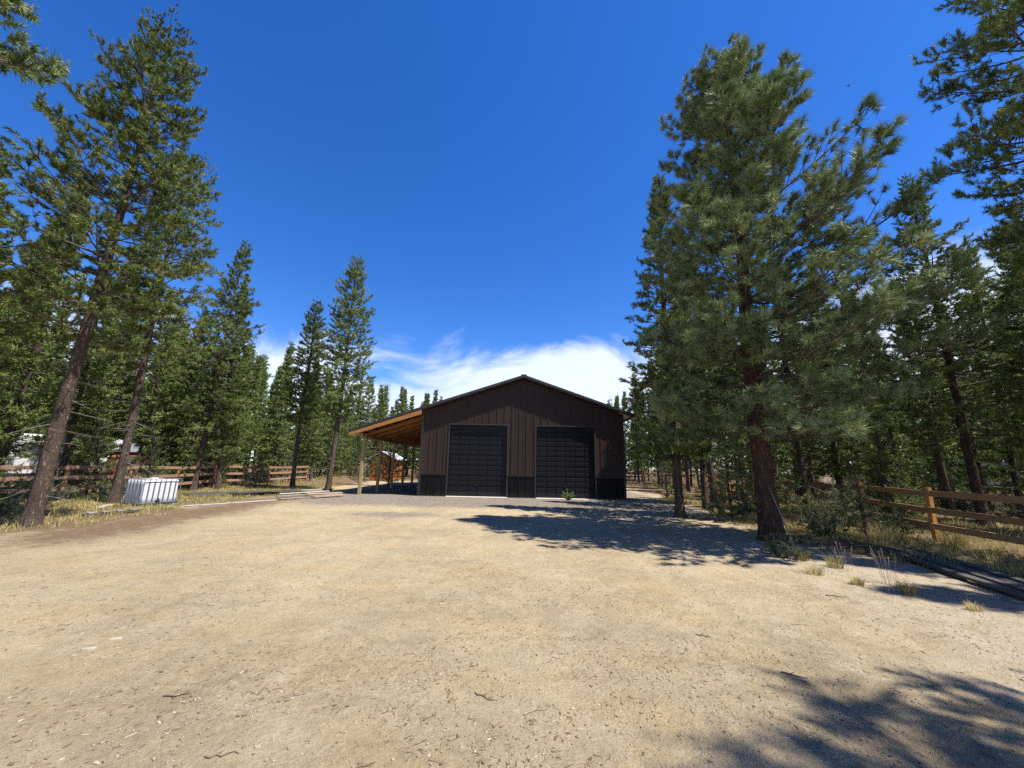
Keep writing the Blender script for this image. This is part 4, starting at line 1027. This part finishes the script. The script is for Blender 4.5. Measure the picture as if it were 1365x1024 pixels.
# ------------------------------------------------------------------ shrubs, young pines, grass
def blades(P, rng, n, hgt, w, spread_r, lean=0.5, tint=(0, 1)):
    """grass clumps: P (T,3)"""
    T = len(P); p = np.repeat(P, n, 0); N = T * n
    a = rng.uniform(0, 6.283, N); rr = spread_r * np.sqrt(rng.random(N)); sc = np.repeat(rng.uniform(0.6, 1.25, T), n)
    b = p + np.stack([np.cos(a) * rr * sc, np.sin(a) * rr * sc, np.zeros(N)], 1)
    h = hgt * rng.uniform(0.45, 1.1, N) * sc; ln = lean * rng.uniform(0.1, 1.0, N) * h
    a2 = a + rng.normal(0, 0.6, N); d = np.stack([np.cos(a2), np.sin(a2), np.zeros(N)], 1)
    tip = b + d * ln[:, None] + np.stack([np.zeros(N), np.zeros(N), h], 1)
    mid = b + d * ln[:, None] * 0.3 + np.stack([np.zeros(N), np.zeros(N), h * 0.6], 1)
    s = np.stack([-d[:, 1], d[:, 0], np.zeros(N)], 1) * w * 0.5; s = s + rng.normal(0, w * 0.15, (N, 3))
    b[:, 2] -= 0.02
    v = np.stack([b - s, b + s, mid + s * 0.7, mid - s * 0.7, tip], 1).reshape(-1, 3)
    i = np.arange(N)[:, None] * 5
    f = np.concatenate([i + [0, 1, 2], i + [0, 2, 3], i + [3, 2, 4]])
    t = np.repeat(np.clip(np.repeat(rng.uniform(*tint, T), n) + rng.normal(0, 0.12, N), 0, 1), 5)
    return v, f, t

def ground_cover():
    rng = np.random.default_rng(5)
    pts = []
    def scatter(n, fx, fy, thr=0.45, s=0):
        x = rng.uniform(*fx, n); y = rng.uniform(*fy, n)
        keep = (floor_mask(x, y) > thr) & (fbm(x * 0.8, y * 0.8, 40 + s, 3) > 0.40) & (np.abs(x) < 1.5 * y + 3)
        return np.stack([x[keep], y[keep], gheight(x[keep], y[keep])], 1)
    A = scatter(9000, (5.8, 17), (4.5, 26), 0.4, 1); B = scatter(7000, (-20, -9.5), (7.5, 30), 0.4, 2)
    C_ = scatter(5000, (-40, -17), (9, 46), 0.5, 3); D = scatter(5000, (12, 40), (9, 46), 0.5, 4); E_ = scatter(1200, (-14, 12), (36, 48), 0.4, 5)
    v1, f1, t1 = blades(np.concatenate([A, B]), rng, 8, 0.155, 0.009, 0.13, 1.0, (0.05, 0.9))
    v2, f2, t2 = blades(np.concatenate([C_, D, E_]), rng, 8, 0.26, 0.022, 0.25, 0.9, (0.15, 0.9))
    G_ = np.concatenate([scatter(16000, (4.8, 16), (4.0, 24), 0.12, 6), scatter(12000, (-18, -8.8), (6.5, 28), 0.12, 7)])
    v3, f3, t3 = blades(G_, rng, 7, 0.085, 0.007, 0.09, 1.2, (0.35, 1.0))
    v = np.concatenate([v1, v2, v3]); f = np.concatenate([f1, f2 + len(v1), f3 + len(v1) + len(v2)]); t = np.concatenate([t1, t2, t3])
    o = link('grass', np_mesh('grass', v, f, M['dry_grass'], t)); tag(o, 'dry yellow-green grass on the forest floor and along the yard edges', 'grass', kind='stuff')
ground_cover()

def bunch(x, y, h, w, n, label, seed, tint=(0.55, 0.9)):
    rng = np.random.default_rng(seed); v, f, t = blades(np.array([[0, 0, 0.0]]), rng, n, h, 0.006, w, 1.0, tint)
    o = link('grass_tuft', np_mesh('grass_tuft', v, f, M['dry_grass'], t), None, (x, y, gz(x, y))); tag(o, label, 'grass tuft', 'dry bunchgrass tufts at the right edge of the dirt')
bunch(5.60, 5.85, 0.25, 0.13, 280, 'largest golden grass tuft at the dirt edge, below the dry stalks', 1)
bunch(5.76, 5.2, 0.13, 0.08, 130, 'small lone straw tuft out on the dirt nearest the right board stack', 2)
bunch(5.2, 6.2, 0.20, 0.12, 140, 'low straw tuft left of the largest golden tuft', 3)
bunch(5.7, 7.2, 0.24, 0.12, 150, 'grass tuft in the shade line right of the ponderosa trunk', 4, (0.3, 0.6))
bunch(5.5, 7.7, 0.3, 0.14, 170, 'green-yellow grass tuft behind the shade line', 5, (0.25, 0.55))
bunch(5.0, 6.75, 0.18, 0.10, 110, 'flat straw tuft nearest the ponderosa on the dirt', 6)
bunch(10.2, 9.35, 0.5, 0.25, 380, 'tall golden grass clump at the foot of the near orange post', 7)
bunch(9.1, 9.9, 0.42, 0.25, 340, 'broad golden grass clump between ponderosa and near fence post', 8)
# dry seed stalks
def stalks(x, y, n, h, label, seed):
    rng = np.random.default_rng(seed); ls = []
    for k in range(n):
        a = rng.uniform(0, 6.28); r = rng.uniform(0, 0.1); hh = h * rng.uniform(0.7, 1.1); l = rng.uniform(0.05, 0.3) * hh
        p = np.array([r * math.cos(a), r * math.sin(a), 0]); q = p + [l * math.cos(a), l * math.sin(a), hh]
        ls.append((np.array([p, (p + q) / 2 + [0, 0, 0.04], q - (q - p) * 0.12, q]), np.array([0.003, 0.0025, 0.006, 0.004])))
    V, F = tubes(ls, 4); o = link('dry_stalks', np_mesh('dry_stalks', V, F, M['pale_twig']), None, (x, y, gz(x, y))); tag(o, label, 'dry plant')
stalks(5.65, 6.9, 7, 0.45, 'reddish dry weed stalks standing before the shade line', 1)
stalks(5.75, 6.25, 8, 0.5, 'tall dry seed stalks rising behind the largest golden tuft', 2)

def shrub_meshes(seed, h, r, leaves, lw=0.016, ll=0.035, mat_=None):
    rng = np.random.default_rng(seed); ls = []; P = []; A = []
    for k in range(26):
        a = rng.uniform(0, 6.28); e = rng.uniform(0.35, 1.35); L_ = h * rng.uniform(0.6, 1.15)
        d = np.array([math.cos(a) * math.cos(e) * r / h * 1.2, math.sin(a) * math.cos(e) * r / h * 1.2, math.sin(e)])
        p0 = rng.normal(0, 0.04, 3); p0[2] = -0.02; s = np.linspace(0, 1, 5)[:, None]
        pts = p0 + d * L_ * s + rng.normal(0, 0.03, (5, 3)) * s; ls.append((pts, np.linspace(0.009, 0.003, 5)))
        for q in range(7):
            u = rng.uniform(0.3, 1); b = p0 + d * L_ * u; d2 = norm(d + rng.normal(0, 0.7, 3)); l2 = h * 0.28 * rng.uniform(0.4, 1)
            ls.append((np.array([b, b + d2 * l2 * 0.5, b + d2 * l2]), np.array([0.004, 0.003, 0.002])))
            for w in (0.35, 0.6, 0.8, 1.0): P.append(b + d2 * l2 * w + rng.normal(0, 0.015, 3)); A.append(norm(d2 + rng.normal(0, 0.4, 3)))
    V, F = tubes(ls, 3); st = np_mesh('stems', V, F, M['limb'])
    v, f, t = needles(np.array(P), np.array(A), rng, leaves, ll, lw, 0.06, (0.3, 1.4))
    return st, np_mesh('foliage', v, f, mat_ or M['sage'], t)
SH = [shrub_meshes(1, 0.9, 0.8, 13), shrub_meshes(2, 0.6, 0.6, 12), shrub_meshes(3, 1.2, 0.75, 12)]
def shrub(k, x, y, s, rz, label, group=None):
    e = empty('shrub', (x, y, gz(x, y)), rz, label, 'shrub', group); e.scale = (s, s, s)
    link('stems', SH[k][0], e)['kind'] = 'stuff'; link('foliage', SH[k][1], e)['kind'] = 'stuff'
shrub(0, 9.1, 11.5, 1.1, 0.2, 'rounded grey-green shrub right of the dark trunk behind the ponderosa')
shrub(2, 10.3, 12.3, 1.15, 1.2, 'tall pale shrub partly hiding the second fence post')
shrub(1, 8.2, 10.6, 1.0, 2.1, 'low grey shrub just right of the ponderosa foot')
shrub(0, 10.1, 10.8, 0.9, 3.0, 'shrub in front of the fence between its two nearest posts')
shrub(1, 9.0, 15.0, 1.2, 0.9, 'bushy shrub left of the thin trunk beyond the ponderosa')
shrub(2, 7.6, 14.6, 0.9, 4.0, 'upright green shrub beside the dark trunk near the barn corner')
shrub(1, 5.3, 8.0, 0.65, 2.7, 'small twiggy grey bush at the dirt edge below the ponderosa')
shrub(0, -13.3, 10.7, 1.0, 0.4, 'dark green shrub in the shade right of the tallest left trunk')
shrub(2, -14.7, 12.5, 1.0, 1.4, 'leafy shrub under the rails left of the leaning pine')
shrub(0, -13.9, 9.2, 1.1, 2.2, 'shrub at the left edge behind the tallest left trunk')
shrub(1, -15.2, 15.4, 1.2, 3.2, 'green shrub between the leaning pine and the tote')
rs = np.random.default_rng(91)
c = 0
while c < 26:
    x, y = (rs.uniform(-30, -16.9), rs.uniform(11, 34)) if c % 2 else (rs.uniform(11.9, 30), rs.uniform(11, 34))
    if abs(x) > 1.35 * y or (x > 0 and x < 10.48 + 0.22 * (y - 9.98) + 0.8): continue
    shrub(c % 3, x, y, rs.uniform(0.8, 1.4), rs.uniform(0, 6), 'low shrub growing in the left woods behind the fence' if c % 2 else 'low shrub growing in the right woods behind the fence', 'shrubs in the left woods' if c % 2 else 'shrubs in the right woods'); c += 1
YG = [('youngC', 8.3, 12.6, 1.0, 'young bright green pine right behind the ponderosa trunk'), ('youngA', 7.3, 13.2, 1.0, 'small young pine between the dark trunk and the ponderosa'),
      ('youngB', 9.0, 10.2, 0.9, 'knee-high blue-green pine seedling by the low fence rail'), ('youngA', 11.0, 11.2, 0.75, 'small bright seedling pine against the fence rails'),
      ('youngC', -9.0, 29.5, 1.3, 'bright green young pine beside the narrow pine near the lean-to'), ('youngC', -11.6, 30.5, 1.5, 'broad young pine at the end of the left fence'),
      ('youngA', -7.6, 36.0, 1.3, 'young pine behind the lean-to posts'), ('youngC', -15.6, 24.5, 0.6, 'small green pine growing in front of the left fence end'),
      ('youngA', -15.1, 16.6, 1.0, 'leafy young pine behind the tote'), ('youngC', -18.5, 17.5, 1.1, 'light green young pine above the rails left of the tote'),
      ('youngA', 8.9, 22.5, 1.1, 'young pine along the track right of the barn'), ('youngC', 10.3, 16.2, 1.0, 'young pine in front of the right fence beyond the dark trunk')]
for k, x, y, s, lab in YG:
    plant(k, x, y, tr_h(k) * s, s, x, label=lab, name='young_pine', cat='young pine')
for i in range(34):
    while True:
        x, y = (rs.uniform(-34, -17.3), rs.uniform(12, 40)) if i % 2 else (rs.uniform(12, 34), rs.uniform(11, 40))
        if abs(x) < 1.4 * y and not (x > 0 and x < 10.48 + 0.22 * (y - 9.98) + 0.9): break
    k = ('youngA', 'youngC', 'youngB')[i % 3]; s = rs.uniform(0.8, 1.5)
    plant(k, x, y, tr_h(k) * s, s, rs.uniform(0, 6), label='young pine growing under the tall left woods' if i % 2 else 'young pine growing under the tall right woods', group='young pines in the left woods' if i % 2 else 'young pines in the right woods', name='young_pine', cat='young pine')
# weed before the right garage door
def weed():
    rng = np.random.default_rng(8); x, y = 3.0, 20.35
    e = empty('weed', (x, y, 0.0), 0, 'pale green weed growing in front of the right garage door', 'weed')
    ls = []; P = []; A = []
    for k in range(16):
        a = rng.uniform(0, 6.28); e_ = rng.uniform(0.3, 1.3); L_ = rng.uniform(0.25, 0.55) * (1.5 if k == 0 else 1); d = np.array([math.cos(a) * math.cos(e_), math.sin(a) * math.cos(e_), math.sin(e_)])
        ls.append((np.array([[0, 0, -0.02], d * L_ * 0.5, d * L_]), np.array([0.007, 0.005, 0.003])))
        for u in np.linspace(0.25, 1, 7): P.append(d * L_ * u); A.append(norm(d + rng.normal(0, 0.5, 3)))
    V, F = tubes(ls, 4); link('stems', np_mesh('stems', V, F, M['weed'], np.full(len(V), 0.4)), e)
    v, f, t = needles(np.array(P), np.array(A), rng, 9, 0.10, 0.035, 0.04, (0.4, 1.4)); link('leaves', np_mesh('leaves', v, f, M['weed'], t), e)
weed()
# ------------------------------------------------------------------ loose bits on the dirt
def scatter_bits():
    rng = np.random.default_rng(3)
    octv = np.array([[1, 0, 0], [-1, 0, 0], [0, 1, 0], [0, -1, 0], [0, 0, 1], [0, 0, -1]], float)
    octf = np.array([[0, 2, 4], [2, 1, 4], [1, 3, 4], [3, 0, 4], [2, 0, 5], [1, 2, 5], [3, 1, 5], [0, 3, 5]])
    def polar(n, d0, d1, amax=1.0):
        d = d0 * (d1 / d0) ** rng.random(n); a = rng.uniform(-amax, amax, n); return d * np.sin(a), d * np.cos(a)
    def stones(name, x, y, lo, hi, m, label):
        n = len(x); s = lo * (hi / lo) ** (rng.random(n) ** 2.2)
        sc = s[:, None] * rng.uniform(0.6, 1.2, (n, 3)) * [1, 1, 0.6]; a = rng.uniform(0, 6.28, n)
        v = octv[None] * sc[:, None, :] * rng.uniform(0.75, 1.2, (n, 6, 1))
        vx = v[..., 0] * np.cos(a)[:, None] - v[..., 1] * np.sin(a)[:, None]; vy = v[..., 0] * np.sin(a)[:, None] + v[..., 1] * np.cos(a)[:, None]
        z = gheight(x, y) + sc[:, 2] * 0.25
        V = np.stack([vx + x[:, None], vy + y[:, None], v[..., 2] + z[:, None]], -1).reshape(-1, 3)
        F = (octf[None] + np.arange(n)[:, None, None] * 6).reshape(-1, 3)
        o = link(name, np_mesh(name, V, F, m, np.repeat(rng.random(n), 6))); tag(o, label, 'pebbles' if name == 'pebbles' else 'gravel', kind='stuff')
    x, y = polar(34000, 1.3, 16, 0.98); k = floor_mask(x, y) < 0.8
    stones('pebbles', x[k], y[k], 0.0022, 0.013, M['pebbles'], 'small pebbles and crumbs scattered over the dirt yard')
    n = 22000; x = rng.uniform(-9.5, 9, n); y = rng.uniform(14.5, 20.75, n)
    gm = sstep(14.0, 17.5, y + 1.5 * (fbm(x * .4, y * .4, 8, 3) - .5)); k = rng.random(n) < gm
    stones('gravel', x[k], y[k], 0.008, 0.03, M['gravel'], 'grey gravel spread in front of the barn')
    # needles, bark flakes and twig bits
    x, y = polar(15000, 1.4, 14, 0.98); xe, ye = polar(9000, 3, 18, 0.98); ke = (xe - right_edge(ye) > -3.2) | (xe - left_edge(ye) < 2.6); x = np.concatenate([x, xe[ke]]); y = np.concatenate([y, ye[ke]])
    dens = fbm(x * 0.9, y * 0.9, 60, 3) + 0.45 * floor_mask(x, y) + 0.18 * sstep(1.0, 4.0, x); k = dens > 0.50; x, y = x[k], y[k]
    n = len(x); a = rng.normal(0.9, 0.8, n); flake = rng.random(n) < 0.35
    L_ = np.where(flake, rng.uniform(0.008, 0.03, n), rng.uniform(0.02, 0.10, n) * rng.uniform(0.4, 1, n)); w = np.where(flake, L_ * rng.uniform(0.4, 0.8, n), rng.uniform(0.0014, 0.0045, n)); h = np.where(flake, 0.004, w * 0.9)
    dx, dy = np.cos(a), np.sin(a); P = np.stack([x, y, gheight(x, y) + 0.002], 1); D = np.stack([dx, dy, rng.normal(0, 0.08, n)], 1) * L_[:, None] * 0.5; S = np.stack([-dy, dx, np.zeros(n)], 1) * w[:, None] * 0.5; U = np.zeros((n, 3)); U[:, 2] = h
    V = np.stack([P - D - S, P - D + S, P + D + S * 0.6, P + D - S * 0.6, P - D + U, P + D + U * 0.8], 1).reshape(-1, 3)
    F = np.array([[0, 4, 5], [0, 5, 3], [1, 2, 5], [1, 5, 4], [0, 1, 4], [3, 5, 2]])
    F = (F[None] + np.arange(n)[:, None, None] * 6).reshape(-1, 3)
    o = link('pine_litter', np_mesh('pine_litter', V, F, M['litter'], np.repeat(rng.random(n), 6))); tag(o, 'fallen needles, bark flakes and twig bits on the dirt', 'litter', kind='stuff')
scatter_bits()

def twig(x, y, L_, az, r, m, label, seed, forks=1):
    rng = np.random.default_rng(seed); s = np.linspace(-0.5, 0.5, 7)
    d = np.array([math.cos(az), math.sin(az)]); nrm = np.array([-d[1], d[0]]); bend = rng.normal(0, 0.05, 7) * L_
    px = x + d[0] * s * L_ + nrm[0] * bend; py = y + d[1] * s * L_ + nrm[1] * bend
    pts = np.stack([px, py, gheight(px, py) + r * 0.8 + rng.random(7) * r], 1); ls = [(pts, np.linspace(r, r * 0.45, 7))]
    for k in range(forks):
        b = pts[2 + k * 2]; a2 = az + rng.choice([-1, 1]) * rng.uniform(0.5, 0.9); l2 = L_ * rng.uniform(0.2, 0.35); e = b + np.array([math.cos(a2) * l2, math.sin(a2) * l2, 0.01]); ls.append((np.array([b, (b + e) / 2, e]), np.array([r * 0.6, r * 0.5, r * 0.3])))
    V, F = tubes(ls, 6); o = link('twig', np_mesh('twig', V, F, m, smooth=True)); tag(o, label, 'twig', 'twigs lying on the dirt')
    return o
TW = [(0.22, 2.98, 0.26, 0.45, 0.007, 'pale_twig', 'pale forked twig lying on the near dirt in the middle'),
      (-0.15, 3.12, 0.18, -0.6, 0.008, 'twig', 'short dark twig left of the pale forked twig'),
      (-0.55, 2.1, 0.16, -0.5, 0.009, 'twig', 'dark bark strip near the bottom edge, left of middle'),
      (0.95, 1.84, 0.14, -0.7, 0.008, 'twig', 'dark curled twig at the bottom edge, right of middle'),
      (2.35, 3.55, 0.22, -0.35, 0.010, 'twig', 'dark straight twig at the tip of the near tree shadow'),
      (-0.75, 2.45, 0.14, 0.5, 0.005, 'twig', 'thin twig on the left part of the near dirt'),
      (3.2, 4.6, 0.28, -0.1, 0.007, 'pale_twig', 'thin pale stick on the dirt between near shadow and grass tufts'),
      (1.95, 4.25, 0.16, -0.5, 0.009, 'twig', 'stubby dark twig left of the near tree shadow'),
      (-1.55, 2.5, 0.2, 0.35, 0.006, 'twig', 'long thin twig lying near the lower left'),
      (-2.3, 3.1, 0.22, 0.1, 0.007, 'twig', 'dark twig beside the pale bark chips'),
      (4.4, 5.6, 0.3, -0.4, 0.010, 'twig', 'bent dark twig below the low straw tuft')]
for i, (x, y, L_, az, r, mk, lab) in enumerate(TW): twig(x, y, L_ * 0.85, az, r * 0.62, M[mk], lab, 100 + i, 1 + i % 2)
def chip(x, y, L_, w, az, label, seed, mk='pale_wood'):
    rng = random.Random(seed); n = 9; q = MB(); ring = []
    for k in range(n):
        a = 2 * math.pi * k / n; rr = rng.uniform(0.75, 1.15); ring.append((math.cos(a) * L_ / 2 * rr, math.sin(a) * w / 2 * rr))
    vs_ = [(a, b, 0.0) for a, b in ring] + [(a * 0.85, b * 0.85, 0.012) for a, b in ring]
    q.add(vs_, [tuple(range(n - 1, -1, -1)), tuple(range(n, 2 * n))] + [(k, (k + 1) % n, n + (k + 1) % n, n + k) for k in range(n)])
    tag(q.build('bark_chip', M[mk], None, loc=(x, y, gz(x, y)), rz=az), label, 'bark chip')
chip(-3.55, 3.68, 0.13, 0.04, 0.2, 'pale bark chip on the left dirt, the longer and nearer of two', 1)
chip(-3.5, 3.86, 0.09, 0.035, 0.5, 'pale bark chip on the left dirt, the smaller one behind', 2)
chip(1.5, 2.42, 0.05, 0.04, 0.5, 'small pale stone chip on the near dirt right of middle', 3)
